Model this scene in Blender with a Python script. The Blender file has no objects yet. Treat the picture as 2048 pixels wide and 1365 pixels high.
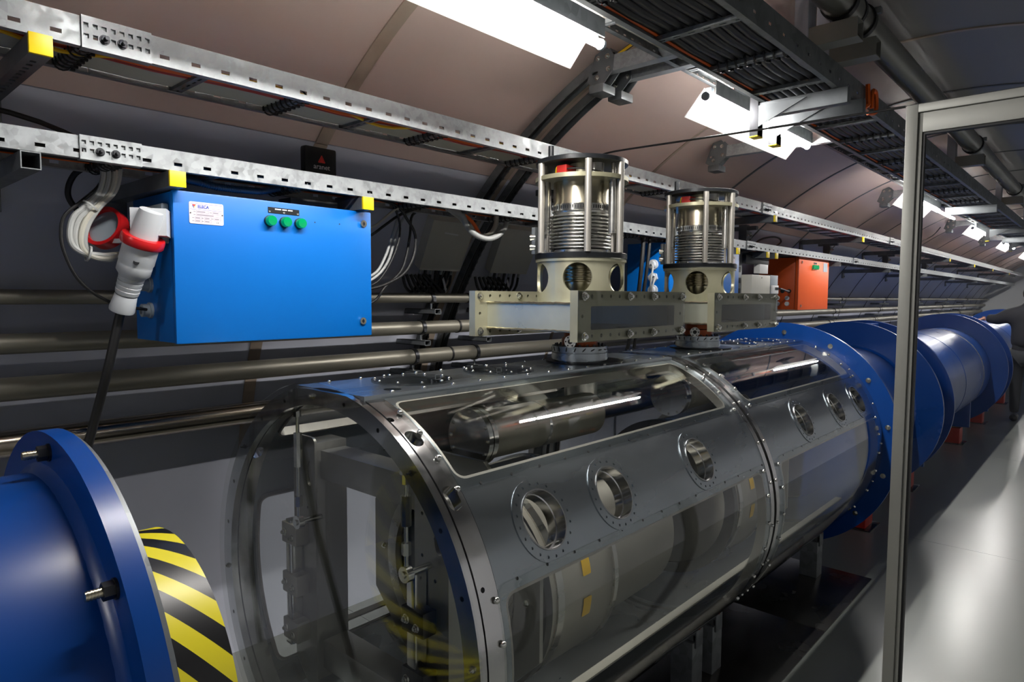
import bpy, bmesh, math, random
from math import sin, cos, pi, radians as rad, sqrt, atan2
from mathutils import Vector as V, Matrix
from mathutils.geometry import delaunay_2d_cdt
random.seed(7)
SC = bpy.context.scene
COL = SC.collection

# ---------------------------------------------------------------- camera
cam_d = bpy.data.cameras.new('camera'); cam = bpy.data.objects.new('camera', cam_d); COL.objects.link(cam)
cam_d.sensor_fit = 'HORIZONTAL'; cam_d.sensor_width = 36.0; cam_d.lens = 36.0 * 1335 / 2048
cam_d.clip_start = 0.02; cam_d.clip_end = 200
def cam_matrix(f=1335.0, vx=2236.0, vy=600.0, roll=0.005, h=1.6):
    y = V((vx - 1024, vy - 682.5, f)).normalized()
    a, b = math.tan(roll), -1.0
    z = V((a, b, -(a * y.x + b * y.y) / y.z)).normalized()
    x = y.cross(z)
    # rows of the world->camera(right,down,forward) matrix
    r = V((x.x, y.x, z.x)); d = V((x.y, y.y, z.y)); w = V((x.z, y.z, z.z))
    return Matrix(((r.x, -d.x, -w.x, 0), (r.y, -d.y, -w.y, 0), (r.z, -d.z, -w.z, h), (0, 0, 0, 1)))
cam.matrix_world = cam_matrix()
SC.camera = cam
# ---------------------------------------------------------------- world and exposure
wd = bpy.data.worlds.new('world'); SC.world = wd; wd.use_nodes = True
wd.node_tree.nodes['Background'].inputs[0].default_value = (0.5, 0.52, 0.55, 1)
wd.node_tree.nodes['Background'].inputs[1].default_value = 0.05
SC.view_settings.view_transform = 'Standard'; SC.view_settings.look = 'None'
SC.view_settings.exposure = 1.05; SC.view_settings.gamma = 1.0
SC.view_settings.use_curve_mapping = False
SC.cycles.max_bounces = 8; SC.cycles.diffuse_bounces = 5; SC.cycles.glossy_bounces = 4
SC.cycles.transparent_max_bounces = 16; SC.cycles.caustics_reflective = False; SC.cycles.caustics_refractive = False
SC.cycles.sample_clamp_indirect = 6.0; SC.cycles.adaptive_threshold = 0.05
TUBE_POWER = 130.0

# ---------------------------------------------------------------- constants of the place
XT, ZT, RT = -0.734, 0.56, 2.2            # tunnel axis and radius
XC, ZC, R = -1.494, 0.7915, 0.575         # tank axis and radius
YF, YM, YE = 0.926, 2.492, 4.054          # tank front, joint, far end
Y0, Y1 = -5.0, 21.5

# ---------------------------------------------------------------- materials
def lin(c):
    c = c / 255.0
    return c / 12.92 if c <= 0.04045 else ((c + 0.055) / 1.055) ** 2.4
def rgb(r, g, b): return (lin(r), lin(g), lin(b), 1)
def pm(name, col, metal=0.0, rough=0.5, var=0.0, scale=8.0, bump=0.0, bscale=60.0, stretch=None, spec=0.5, coat=0.0, rvar=0.0, voronoi=False):
    m = bpy.data.materials.new(name); m.use_nodes = True
    nt = m.node_tree; n = nt.nodes; l = nt.links
    p = n['Principled BSDF']
    p.inputs['Base Color'].default_value = col; p.inputs['Metallic'].default_value = metal
    p.inputs['Roughness'].default_value = rough; p.inputs['Specular IOR Level'].default_value = spec
    if coat: p.inputs['Coat Weight'].default_value = coat; p.inputs['Coat Roughness'].default_value = 0.12
    if var or bump or rvar:
        tc = n.new('ShaderNodeTexCoord'); mp = n.new('ShaderNodeMapping')
        l.new(tc.outputs['Object'], mp.inputs[0])
        if stretch: mp.inputs['Scale'].default_value = stretch
    if var or rvar:
        if voronoi:
            t = n.new('ShaderNodeTexVoronoi'); t.inputs['Scale'].default_value = scale; out = t.outputs['Color']
            bw = n.new('ShaderNodeRGBToBW'); l.new(out, bw.inputs[0]); fac = bw.outputs[0]
            t2 = n.new('ShaderNodeTexNoise'); t2.inputs['Scale'].default_value = scale * .4
            l.new(mp.outputs[0], t2.inputs['Vector'])
            mx = n.new('ShaderNodeMath'); mx.operation = 'MULTIPLY_ADD'; mx.inputs[1].default_value = .6
            l.new(fac, mx.inputs[0]); l.new(t2.outputs[0], mx.inputs[2])
            sb = n.new('ShaderNodeMath'); sb.operation = 'SUBTRACT'; sb.inputs[1].default_value = .25; l.new(mx.outputs[0], sb.inputs[0]); fac = sb.outputs[0]
        else:
            t = n.new('ShaderNodeTexNoise'); t.inputs['Scale'].default_value = scale; t.inputs['Detail'].default_value = 4; fac = t.outputs[0]
        l.new(mp.outputs[0], t.inputs['Vector'])
    if var:
        mr = n.new('ShaderNodeMapRange'); mr.inputs['From Min'].default_value = .3; mr.inputs['From Max'].default_value = .7
        mr.inputs['To Min'].default_value = 1 - var; mr.inputs['To Max'].default_value = 1 + var
        l.new(fac, mr.inputs['Value'])
        mm = n.new('ShaderNodeVectorMath'); mm.operation = 'SCALE'; mm.inputs[0].default_value = col[:3]
        l.new(mr.outputs[0], mm.inputs['Scale']); l.new(mm.outputs[0], p.inputs['Base Color'])
    if rvar:
        mr2 = n.new('ShaderNodeMapRange'); mr2.inputs['From Min'].default_value = .3; mr2.inputs['From Max'].default_value = .7
        mr2.inputs['To Min'].default_value = max(.02, rough - rvar); mr2.inputs['To Max'].default_value = rough + rvar
        l.new(fac, mr2.inputs['Value']); l.new(mr2.outputs[0], p.inputs['Roughness'])
    if bump:
        t3 = n.new('ShaderNodeTexNoise'); t3.inputs['Scale'].default_value = bscale; t3.inputs['Detail'].default_value = 3
        l.new(mp.outputs[0], t3.inputs['Vector'])
        b = n.new('ShaderNodeBump'); b.inputs['Strength'].default_value = bump; b.inputs['Distance'].default_value = 0.004
        l.new(t3.outputs[0], b.inputs['Height']); l.new(b.outputs[0], p.inputs['Normal'])
    return m
def clear_mat(name, tint=(1, 1, 1), refl0=0.045, rough=0.0, gain=1.0):
    """thin clear sheet: see-through with a Schlick mirror film"""
    m = bpy.data.materials.new(name); m.use_nodes = True
    nt = m.node_tree; n = nt.nodes; l = nt.links
    for x in list(n): n.remove(x)
    o = n.new('ShaderNodeOutputMaterial'); mix = n.new('ShaderNodeMixShader')
    tr = n.new('ShaderNodeBsdfTransparent'); tr.inputs[0].default_value = (*tint, 1)
    gl = n.new('ShaderNodeBsdfGlossy'); gl.inputs['Roughness'].default_value = rough
    lw = n.new('ShaderNodeLayerWeight'); lw.inputs[0].default_value = 0.5
    pw = n.new('ShaderNodeMath'); pw.operation = 'POWER'; pw.inputs[1].default_value = 5.0
    l.new(lw.outputs['Facing'], pw.inputs[0])
    ma = n.new('ShaderNodeMath'); ma.operation = 'MULTIPLY_ADD'; ma.inputs[1].default_value = (1 - refl0) * gain; ma.inputs[2].default_value = refl0
    l.new(pw.outputs[0], ma.inputs[0]); l.new(ma.outputs[0], mix.inputs[0])
    l.new(tr.outputs[0], mix.inputs[1]); l.new(gl.outputs[0], mix.inputs[2]); l.new(mix.outputs[0], o.inputs[0])
    return m
def emit_mat(name, col, s):
    m = bpy.data.materials.new(name); m.use_nodes = True
    nt = m.node_tree; n = nt.nodes
    for x in list(n): n.remove(x)
    o = n.new('ShaderNodeOutputMaterial'); e = n.new('ShaderNodeEmission')
    e.inputs[0].default_value = col; e.inputs[1].default_value = s
    nt.links.new(e.outputs[0], o.inputs[0]); return m
def stripe_mat(name, ca, cb, period):
    """hazard stripes, winding round a cylinder about the Y axis (object origin on the axis)"""
    m = pm(name, ca, 0, .38)
    nt = m.node_tree; n = nt.nodes; l = nt.links; p = n['Principled BSDF']
    tc = n.new('ShaderNodeTexCoord'); sx = n.new('ShaderNodeSeparateXYZ'); l.new(tc.outputs['Object'], sx.inputs[0])
    at = n.new('ShaderNodeMath'); at.operation = 'ARCTAN2'; l.new(sx.outputs[2], at.inputs[0]); l.new(sx.outputs[0], at.inputs[1])
    k = n.new('ShaderNodeMath'); k.operation = 'MULTIPLY'; k.inputs[1].default_value = 0.33; l.new(at.outputs[0], k.inputs[0])
    a = n.new('ShaderNodeMath'); a.operation = 'MULTIPLY_ADD'; a.inputs[1].default_value = 1.35; l.new(sx.outputs[1], a.inputs[0]); l.new(k.outputs[0], a.inputs[2])
    d = n.new('ShaderNodeMath'); d.operation = 'DIVIDE'; d.inputs[1].default_value = period; l.new(a.outputs[0], d.inputs[0])
    f = n.new('ShaderNodeMath'); f.operation = 'FRACT'; l.new(d.outputs[0], f.inputs[0])
    g = n.new('ShaderNodeMath'); g.operation = 'GREATER_THAN'; g.inputs[1].default_value = .5; l.new(f.outputs[0], g.inputs[0])
    mx = n.new('ShaderNodeMix'); mx.data_type = 'RGBA'; l.new(g.outputs[0], mx.inputs[0])
    mx.inputs[6].default_value = ca; mx.inputs[7].default_value = cb; l.new(mx.outputs[2], p.inputs['Base Color'])
    return m
M = {}
def mats():
    M['ceil'] = pm('ceiling_sheet', rgb(204, 182, 173), .12, .40, var=.10, scale=1.6, stretch=(1, .35, 1), bump=.05, bscale=3, rvar=.08)  # warm reflected tint is put into the sheet's base colour
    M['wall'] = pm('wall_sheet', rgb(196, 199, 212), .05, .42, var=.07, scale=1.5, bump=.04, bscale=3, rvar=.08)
    M['wallr'] = pm('near_wall_sheet', rgb(205, 206, 208), 0, .5, var=.04, scale=1.5)
    M['ceil_shade'] = pm('shade_toned_ceiling', rgb(142, 142, 142), .2, .42, var=.08, scale=1.5, rvar=.06)  # same ceiling lining, toned darker and greyer to carry the right half's shade
    M['back'] = pm('lining_backing', rgb(50, 50, 52), 0, .8, var=.1)
    M['strip'] = pm('seam_strip', rgb(176, 160, 144), .35, .38, var=.12, scale=6)
    M['floor'] = pm('floor_paint', rgb(132, 135, 131), 0, .26, var=.04, scale=.9, spec=.5)
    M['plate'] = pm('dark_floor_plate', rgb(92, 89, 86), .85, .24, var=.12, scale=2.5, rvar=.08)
    M['white'] = pm('white_wall', rgb(205, 207, 208), 0, .7, var=.04, scale=2)
    M['rod'] = pm('matt_rod_steel', rgb(176, 172, 164), .7, .42, var=.05, scale=20)
    M['goldr'] = pm('dull_gold_ring', rgb(160, 156, 130), .6, .38, var=.08, scale=8)
    M['frame'] = pm('brushed_frame_steel', rgb(158, 156, 150), .88, .36, var=.10, scale=7, stretch=(1, 1, .3), rvar=.06)
    M['galv'] = pm('galvanised_steel', rgb(152, 156, 158), .55, .42, var=.14, scale=75, voronoi=True, rvar=.10)
    M['galvd'] = pm('dull_galvanised_steel', rgb(120, 124, 126), .6, .48, var=.16, scale=30, voronoi=True)
    M['strut'] = pm('dark_strut', rgb(112, 116, 119), .6, .45, var=.15, scale=14)
    M['steel'] = pm('brushed_steel', rgb(196, 195, 190), 1, .30, var=.07, scale=20, stretch=(1, .12, 1), rvar=.07)
    M['shell'] = pm('tank_shell_steel', rgb(160, 167, 172), 1, .27, var=.08, scale=5, stretch=(1, .25, 1), rvar=.07)
    M['polish'] = pm('polished_steel', rgb(208, 208, 208), 1, .17, var=.05, scale=20, rvar=.05)
    M['chrome'] = pm('bright_bolt', rgb(210, 210, 205), 1, .18)
    M['darkm'] = pm('dark_metal', rgb(62, 63, 66), .8, .35, var=.12, scale=12)
    M['gold'] = pm('yellow_passivated', rgb(184, 181, 156), .6, .36, var=.10, scale=7, rvar=.08)
    M['goldb'] = pm('yellow_passivated_duct', rgb(196, 198, 182), .6, .30, var=.12, scale=5, rvar=.08)
    M['can'] = pm('gold_steel_can', rgb(206, 198, 174), 1, .27, var=.05, scale=10)
    M['black'] = pm('black_anodised', rgb(26, 28, 31), .3, .36, var=.1, scale=12)
    M['rubber'] = pm('black_rubber', rgb(17, 17, 18), 0, .5)
    M['cable'] = pm('black_cable', rgb(33, 33, 36), 0, .42, var=.1, scale=20)
    M['gcable'] = pm('grey_cable', rgb(182, 180, 168), 0, .45)
    M['wcable'] = pm('light_grey_cable', rgb(166, 168, 166), 0, .42)
    M['ocable'] = pm('orange_cable', rgb(226, 98, 22), 0, .45)
    M['rcable'] = pm('red_cable', rgb(158, 30, 24), 0, .45)
    M['ycable'] = pm('yellow_cable', rgb(236, 190, 30), 0, .45)
    M['bcable'] = pm('blue_conduit', rgb(28, 58, 84), 0, .45)
    M['blue'] = pm('blue_cabinet_paint', rgb(0, 101, 186), 0, .36, var=.03, scale=3, bump=.03, bscale=300, spec=.35)
    M['blues'] = pm('blue_magnet_paint', rgb(2, 60, 134), 0, .30, var=.05, scale=2.5, rvar=.03)
    M['orange'] = pm('orange_cabinet_paint', rgb(200, 76, 2), 0, .4, var=.03, scale=4)
    M['yellow'] = pm('yellow_plastic_cap', rgb(238, 208, 10), 0, .4)
    M['red'] = pm('red_plastic', rgb(196, 26, 30), 0, .3)
    M['redp'] = pm('red_paint', rgb(170, 34, 22), 0, .45, var=.08, scale=6)
    M['grey'] = pm('grey_plastic', rgb(186, 190, 194), 0, .38)
    M['greyd'] = pm('grey_blue_plastic', rgb(140, 150, 158), 0, .42)
    M['beige'] = pm('beige_box_paint', rgb(196, 194, 182), 0, .45, var=.03)
    M['alu'] = pm('door_frame_aluminium', rgb(136, 136, 130), .25, .45, var=.04, scale=6)
    M['pipe'] = pm('brown_steel_pipe', rgb(132, 128, 116), .5, .42, var=.16, scale=5, stretch=(1, .25, 1), rvar=.08)
    M['pipec'] = pm('polished_pipe', rgb(170, 160, 146), 1, .20, var=.08, scale=5, stretch=(1, .2, 1))
    M['pipet'] = pm('galvanised_pipe', rgb(122, 122, 116), .7, .34, var=.2, scale=5, stretch=(1, .4, 1), rvar=.1)
    M['vessel'] = pm('matt_vessel_steel', rgb(176, 172, 160), .55, .42, var=.06, scale=6)
    M['copper'] = pm('copper', rgb(132, 72, 48), 1, .35, var=.2, scale=12)
    M['tubef'] = pm('lamp_diffuser_white', rgb(246, 247, 247), 0, .45)
    nt = M['tubef'].node_tree; tl = nt.nodes.new('ShaderNodeBsdfTranslucent'); tl.inputs[0].default_value = (.97, .97, .97, 1); mx = nt.nodes.new('ShaderNodeMixShader'); mx.inputs[0].default_value = .88
    nt.links.new(nt.nodes['Principled BSDF'].outputs[0], mx.inputs[1]); nt.links.new(tl.outputs[0], mx.inputs[2]); nt.links.new(mx.outputs[0], nt.nodes['Material Output'].inputs[0])
    M['tube'] = emit_mat('lit_tube', (1.0, .97, .93, 1), TUBE_POWER)
    M['glass'] = clear_mat('clear_acrylic', (.965, .975, .97), .05, gain=1.15)
    M['acryl'] = clear_mat('tinted_acrylic', (.84, .85, .83), .05)
    M['pane'] = clear_mat('partition_glass', (.985, .99, .987), .02, gain=.8)
    M['cover'] = clear_mat('clear_cover', (.93, .94, .94), .05, gain=.9)
    M['label'] = pm('label_plate', rgb(214, 204, 214), .2, .4)
    M['white2'] = pm('white_plastic', rgb(226, 226, 224), 0, .4)
    M['text_b'] = pm('blue_print', rgb(18, 62, 170), 0, .5)
    M['text_w'] = pm('white_print', rgb(225, 225, 225), 0, .5)
    M['text_g'] = pm('grey_print', rgb(120, 116, 126), 0, .5)
    M['text_r'] = pm('red_print', rgb(214, 40, 30), 0, .5)
    M['stripe'] = stripe_mat('hazard_stripes', rgb(222, 208, 40), rgb(20, 20, 22), .112)
    M['cloth'] = pm('dark_cloth', rgb(22, 22, 28), 0, .85, var=.15, scale=12)
    M['trouser'] = pm('grey_trousers', rgb(40, 42, 46), 0, .85, var=.12, scale=12)
    M['skin'] = pm('skin', rgb(190, 140, 118), 0, .5)
    M['shoe'] = pm('black_shoe', rgb(18, 18, 19), 0, .5)
    M['hair'] = pm('dark_hair', rgb(20, 17, 16), 0, .6)
    g = pm('green_lens', rgb(0, 120, 66), 0, .12, spec=.6)
    p = g.node_tree.nodes['Principled BSDF']; p.inputs['Emission Color'].default_value = (0, .8, .35, 1); p.inputs['Emission Strength'].default_value = .08
    M['green'] = g
    M['clear_pl'] = clear_mat('clear_plastic', (.8, .82, .82), .08)
mats()

# ---------------------------------------------------------------- mesh helpers
def root_loc(o):
    v = V((0, 0, 0))
    while o is not None: v += o.location; o = o.parent
    return v
class MB:
    def __init__(s): s.v = []; s.f = []
    def add(s, vs, fs):
        k = len(s.v); s.v += [tuple(q) for q in vs]; s.f += [tuple(i + k for i in f) for f in fs]; return s
    def box(s, lo, hi):
        (a, b, c), (d, e, f) = lo, hi
        return s.add([(a, b, c), (d, b, c), (d, e, c), (a, e, c), (a, b, f), (d, b, f), (d, e, f), (a, e, f)],
                     [(0, 3, 2, 1), (4, 5, 6, 7), (0, 1, 5, 4), (1, 2, 6, 5), (2, 3, 7, 6), (3, 0, 4, 7)])
    def cbox(s, lo, hi, b=.004):
        """box with chamfered edges"""
        bm = bmesh.new(); bmesh.ops.create_cube(bm, size=1)
        for v in bm.verts:
            for i in range(3): v.co[i] = lo[i] if v.co[i] < 0 else hi[i]
        bmesh.ops.bevel(bm, geom=bm.edges[:], offset=b, segments=2, profile=.6, affect='EDGES')
        bm.verts.ensure_lookup_table()
        s.add([v.co[:] for v in bm.verts], [[v.index for v in f.verts] for f in bm.faces]); bm.free(); return s
    def obox(s, p0, p1, w, h, up=(0, 0, 1)):
        """bar from p0 to p1 with width w and height h"""
        p0, p1 = V(p0), V(p1); d = (p1 - p0).normalized(); u = V(up); sd = d.cross(u)
        if sd.length < 1e-5: sd = d.cross(V((0, 1, 0)))
        sd.normalize(); u = sd.cross(d)
        vs = [p + sd * (a * w / 2) + u * (b * h / 2) for p in (p0, p1) for a, b in ((-1, -1), (1, -1), (1, 1), (-1, 1))]
        return s.add(vs, [(0, 1, 2, 3), (7, 6, 5, 4), (0, 4, 5, 1), (1, 5, 6, 2), (2, 6, 7, 3), (3, 7, 4, 0)])
    def cyl(s, p0, p1, r, r1=None, n=20, caps=True):
        p0, p1 = V(p0), V(p1); r1 = r if r1 is None else r1
        d = (p1 - p0).normalized(); a = d.orthogonal().normalized(); b = d.cross(a); k = len(s.v)
        for p, q in ((p0, r), (p1, r1)):
            for i in range(n):
                t = 2 * pi * i / n; s.v.append(tuple(p + a * (q * cos(t)) + b * (q * sin(t))))
        for i in range(n):
            j = (i + 1) % n; s.f.append((k + i, k + j, k + n + j, k + n + i))
        if caps:
            s.f.append(tuple(k + i for i in reversed(range(n)))); s.f.append(tuple(k + n + i for i in range(n)))
        return s
    def lathe(s, c, axis, prof, n=32, closed=False):
        """prof: list of (r, t) along axis from c"""
        c = V(c); d = V(axis).normalized(); a = d.orthogonal().normalized(); b = d.cross(a); k = len(s.v); m = len(prof)
        for r, t in prof:
            for i in range(n):
                q = 2 * pi * i / n; s.v.append(tuple(c + d * t + a * (r * cos(q)) + b * (r * sin(q))))
        for j in range(m if closed else m - 1):
            j2 = (j + 1) % m
            for i in range(n):
                i2 = (i + 1) % n; s.f.append((k + j * n + i, k + j * n + i2, k + j2 * n + i2, k + j2 * n + i))
        return s
    def ring(s, c, axis, ri, ro, h, n=40):
        return s.lathe(c, axis, [(ri, 0), (ro, 0), (ro, h), (ri, h)], n, True)
    def tube(s, pts, r, n=8, smooth=4, caps=True):
        P = [V(p) for p in pts]
        if smooth > 1 and len(P) > 2:
            Q = []
            for i in range(len(P) - 1):
                p0, p1, p2, p3 = P[max(i - 1, 0)], P[i], P[i + 1], P[min(i + 2, len(P) - 1)]
                for j in range(smooth):
                    t = j / smooth
                    Q.append(.5 * ((2 * p1) + (p2 - p0) * t + (2 * p0 - 5 * p1 + 4 * p2 - p3) * t * t + (3 * p1 - p0 - 3 * p2 + p3) * t ** 3))
            Q.append(P[-1]); P = Q
        k = len(s.v); a = None; m = len(P)
        for i, p in enumerate(P):
            d = (P[min(i + 1, m - 1)] - P[max(i - 1, 0)]).normalized()
            a = d.orthogonal().normalized() if a is None else (a - d * a.dot(d)).normalized()
            b = d.cross(a)
            for j in range(n):
                t = 2 * pi * j / n; s.v.append(tuple(p + a * (r * cos(t)) + b * (r * sin(t))))
        for i in range(m - 1):
            for j in range(n):
                j2 = (j + 1) % n; s.f.append((k + i * n + j, k + i * n + j2, k + (i + 1) * n + j2, k + (i + 1) * n + j))
        if caps:
            s.f.append(tuple(k + j for j in reversed(range(n)))); s.f.append(tuple(k + (m - 1) * n + j for j in range(n)))
        return s
    def sheet(s, outline, holes, mapf, t, ulines=(), vlines=()):
        """flat pattern with holes, mapped into space by mapf(u, v, w); w runs 0..t through the thickness"""
        vs, es = [], []
        def loop(L):
            k = len(vs); vs.extend([V((float(a), float(b))) for a, b in L]); n = len(L)
            es.extend([(k + i, k + (i + 1) % n) for i in range(n)])
        loop(outline)
        for h in holes: loop(h)
        us = [p[0] for p in outline]; ws = [p[1] for p in outline]
        for u in ulines:
            if min(us) + 1e-6 < u < max(us) - 1e-6:
                k = len(vs); vs += [V((u, min(ws))), V((u, max(ws)))]; es.append((k, k + 1))
        for w in vlines:
            if min(ws) + 1e-6 < w < max(ws) - 1e-6:
                k = len(vs); vs += [V((min(us), w)), V((max(us), w))]; es.append((k, k + 1))
        ov, oe, of, *_ = delaunay_2d_cdt(vs, es, [], 0, 1e-6)
        def inside(x, y, L):
            c = False; j = len(L) - 1
            for i in range(len(L)):
                xi, yi = L[i]; xj, yj = L[j]
                if (yi > y) != (yj > y) and x < (xj - xi) * (y - yi) / (yj - yi) + xi: c = not c
                j = i
            return c
        bbs = [(min(p[0] for p in h), max(p[0] for p in h), min(p[1] for p in h), max(p[1] for p in h), h) for h in holes]
        keep = []
        for f in of:
            x = sum(ov[i].x for i in f) / len(f); y = sum(ov[i].y for i in f) / len(f)
            if not inside(x, y, outline): continue
            if any(b[0] <= x <= b[1] and b[2] <= y <= b[3] and inside(x, y, b[4]) for b in bbs): continue
            keep.append(tuple(f))
        used = sorted({i for f in keep for i in f}); ix = {j: i for i, j in enumerate(used)}; n = len(used); k = len(s.v)
        for w in (t, 0.0):
            for i in used: s.v.append(tuple(mapf(ov[i].x, ov[i].y, w)))
        cnt = {}
        for f in keep:
            g = [ix[i] for i in f]
            s.f.append(tuple(k + i for i in g)); s.f.append(tuple(k + n + i for i in reversed(g)))
            for a, b in zip(g, g[1:] + g[:1]): cnt[(a, b)] = 1
        for a, b in cnt:
            if (b, a) not in cnt: s.f.append((k + b, k + a, k + n + a, k + n + b))
        return s
    def build(s, name, mat, parent=None, origin=None, sharp=38, fix=True):
        if parent is not None: o0 = root_loc(parent)
        elif origin is not None: o0 = V(origin)
        else:
            xs, ys, zs = zip(*s.v); o0 = V(((min(xs) + max(xs)) / 2, (min(ys) + max(ys)) / 2, min(zs)))
        me = bpy.data.meshes.new(name)
        me.from_pydata([(a - o0.x, b - o0.y, c - o0.z) for a, b, c in s.v], [], s.f)
        if fix:
            bm = bmesh.new(); bm.from_mesh(me); bmesh.ops.recalc_face_normals(bm, faces=bm.faces[:]); bm.to_mesh(me); bm.free()
        me.shade_smooth(); me.set_sharp_from_angle(angle=rad(sharp))
        me.materials.append(mat if not isinstance(mat, str) else M[mat])
        o = bpy.data.objects.new(name, me); COL.objects.link(o)
        if parent is not None: o.parent = parent
        else: o.location = o0
        return o
def tag(o, label=None, cat=None, group=None, kind=None):
    if label: o['label'] = label
    if cat: o['category'] = cat
    if group: o['group'] = group
    if kind: o['kind'] = kind
    return o
def thing(name, loc, label=None, cat=None, group=None, kind=None):
    o = bpy.data.objects.new(name, None); o.empty_display_size = .05; COL.objects.link(o); o.location = loc
    return tag(o, label, cat, group, kind)
def place(src, parent, world, name=None, rot=None):
    """a copy of a small mesh object sharing its mesh, at a world position under parent"""
    c = src.copy(); c.name = name or src.name.split('.')[0]; COL.objects.link(c); c.parent = parent
    c.location = V(world) - (root_loc(parent) if parent else V((0, 0, 0)))
    if rot is not None: c.rotation_euler = rot
    return c
def copy_tree(o, delta, parent=None):
    c = o.copy(); COL.objects.link(c); c.parent = parent
    if parent is None: c.location = o.location + V(delta)
    for ch in list(o.children): copy_tree(ch, delta, c)
    return c
ORD = ['first', 'second', 'third', 'fourth', 'fifth', 'sixth', 'seventh', 'eighth', 'ninth', 'tenth', 'eleventh', 'twelfth', 'thirteenth']
def circ(cu, cv, r, n=16, rv=None, a0=0.0):
    rv = r if rv is None else rv
    return [(cu + r * cos(2 * pi * i / n + a0), cv + rv * sin(2 * pi * i / n + a0)) for i in range(n)]
def rrect(u0, u1, v0, v1, ru, rv=None, n=5):
    rv = ru if rv is None else rv; o = []
    for cu, cv, a in ((u1 - ru, v1 - rv, 0), (u0 + ru, v1 - rv, 90), (u0 + ru, v0 + rv, 180), (u1 - ru, v0 + rv, 270)):
        for i in range(n + 1):
            t = rad(a + 90 * i / n); o.append((cu + ru * cos(t), cv + rv * sin(t)))
    return o
def rect(u0, u1, v0, v1): return [(u0, v0), (u1, v0), (u1, v1), (u0, v1)]
def flipn(me): me.flip_normals()
def proto(mb, name, mat):
    """a small mesh about the origin, kept out of the scene, to be placed many times"""
    me = bpy.data.meshes.new(name); me.from_pydata(mb.v, [], mb.f)
    bm = bmesh.new(); bm.from_mesh(me); bmesh.ops.recalc_face_normals(bm, faces=bm.faces[:]); bm.to_mesh(me); bm.free()
    me.shade_smooth(); me.set_sharp_from_angle(angle=rad(38)); me.materials.append(M[mat] if isinstance(mat, str) else mat)
    return bpy.data.objects.new(name, me)
def dirrot(d):
    """euler turning +Z to d"""
    return V((0, 0, 1)).rotation_difference(V(d)).to_euler()
def text(body, loc, size, mat, parent, name='lettering', align='CENTER', extrude=.0004, rot=(pi / 2, 0, pi / 2), sx=1.0, bold=0.0):
    cu = bpy.data.curves.new(name, 'FONT'); cu.body = body; cu.size = size; cu.align_x = align; cu.align_y = 'CENTER'; cu.extrude = extrude; cu.offset = bold
    to = bpy.data.objects.new('tmp', cu); COL.objects.link(to)
    me = bpy.data.meshes.new_from_object(to.evaluated_get(bpy.context.evaluated_depsgraph_get())); bpy.data.objects.remove(to); me.name = name
    me.materials.clear(); me.materials.append(M[mat]); o = bpy.data.objects.new(name, me); COL.objects.link(o)
    o.parent = parent; o.location = V(loc) - (root_loc(parent) if parent else V((0, 0, 0))); o.rotation_euler = rot; o.scale = (sx, 1, 1)
    return o
# fixings used all over
HEX = MB().cyl((0, 0, 0), (0, 0, .008), .011, n=6).cyl((0, 0, -.0005), (0, 0, .002), .014, n=16).cyl((0, 0, .008), (0, 0, .014), .006, n=10)
hex_bolt = proto(HEX, 'bolt', 'chrome')
dark_bolt = proto(MB().cyl((0, 0, 0), (0, 0, .006), .0085, n=6).cyl((0, 0, .006), (0, 0, .02), .0045, n=10).cyl((0, 0, -.0005), (0, 0, .0015), .011, n=14), 'bolt', 'darkm')
screw = proto(MB().lathe((0, 0, 0), (0, 0, 1), [(.0075, 0), (.0075, .003), (.006, .006), (.003, .0075), (.0001, .0078)], 12), 'screw', 'chrome')
dimple = proto(MB().cyl((0, 0, 0), (0, 0, .0006), .0038, n=10), 'screw_hole', 'rubber')

# ================================================================ TUNNEL
def tp(th, y, r): return (XT + r * cos(rad(th)), y, ZT + r * sin(rad(th)))
def arc_panel(mb, t0, t1, y0, y1, r0, r1, n):
    k = len(mb.v)
    for i in range(n + 1):
        t = t0 + (t1 - t0) * i / n
        for r in (r0, r1):
            for y in (y0, y1): mb.v.append(tp(t, y, r))
    for i in range(n):
        a = k + i * 4; b = a + 4
        mb.f += [(a, a + 1, b + 1, b), (a + 2, b + 2, b + 3, a + 3), (a, b, b + 2, a + 2), (a + 1, a + 3, b + 3, b + 1)]
    mb.f += [(k, k + 2, k + 3, k + 1), (k + n * 4, k + n * 4 + 1, k + n * 4 + 3, k + n * 4 + 2)]
    return mb
TS, TFL = 133.0, 194.75
seams = [-5.0, -4.12, -3.1, -2.06, -1.02, .0, .40, 1.40, 2.40, 3.47, 4.47, 5.52]
while seams[-1] < Y1 - 1.1: seams.append(seams[-1] + 1.02)
seams.append(Y1)
ceiling = arc_panel(MB(), 38, TS, Y0, Y1, RT + .016, RT + .09, 40).build('ceiling', 'back', origin=(XT, 0, 2.4)); tag(ceiling, 'curved sheet-metal ceiling of the tunnel', 'ceiling', kind='structure')
wall_left = arc_panel(MB(), TS, TFL, Y0, Y1, RT + .016, RT + .09, 28).build('wall_left', 'back', origin=(-2.9, 0, 0)); tag(wall_left, 'curved grey sheet-metal wall behind the pipes and trays', 'wall', kind='structure')
wall_right = arc_panel(MB(), -14.75, 38, Y0, Y1, RT, RT + .09, 24).build('wall_right', 'wallr', origin=(1.4, 0, 0)); tag(wall_right, 'curved grey tunnel wall on the near side', 'wall', kind='structure')
for a, b in zip(seams, seams[1:]):
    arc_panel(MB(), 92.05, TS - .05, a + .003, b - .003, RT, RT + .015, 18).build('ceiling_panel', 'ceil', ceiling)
    arc_panel(MB(), 38, 91.95, a + .003, b - .003, RT, RT + .015, 20).build('ceiling_panel', 'ceil_shade', ceiling)
    arc_panel(MB(), TS + .05, TFL, a + .003, b - .003, RT, RT + .015, 26).build('wall_panel', 'wall', wall_left)
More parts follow.
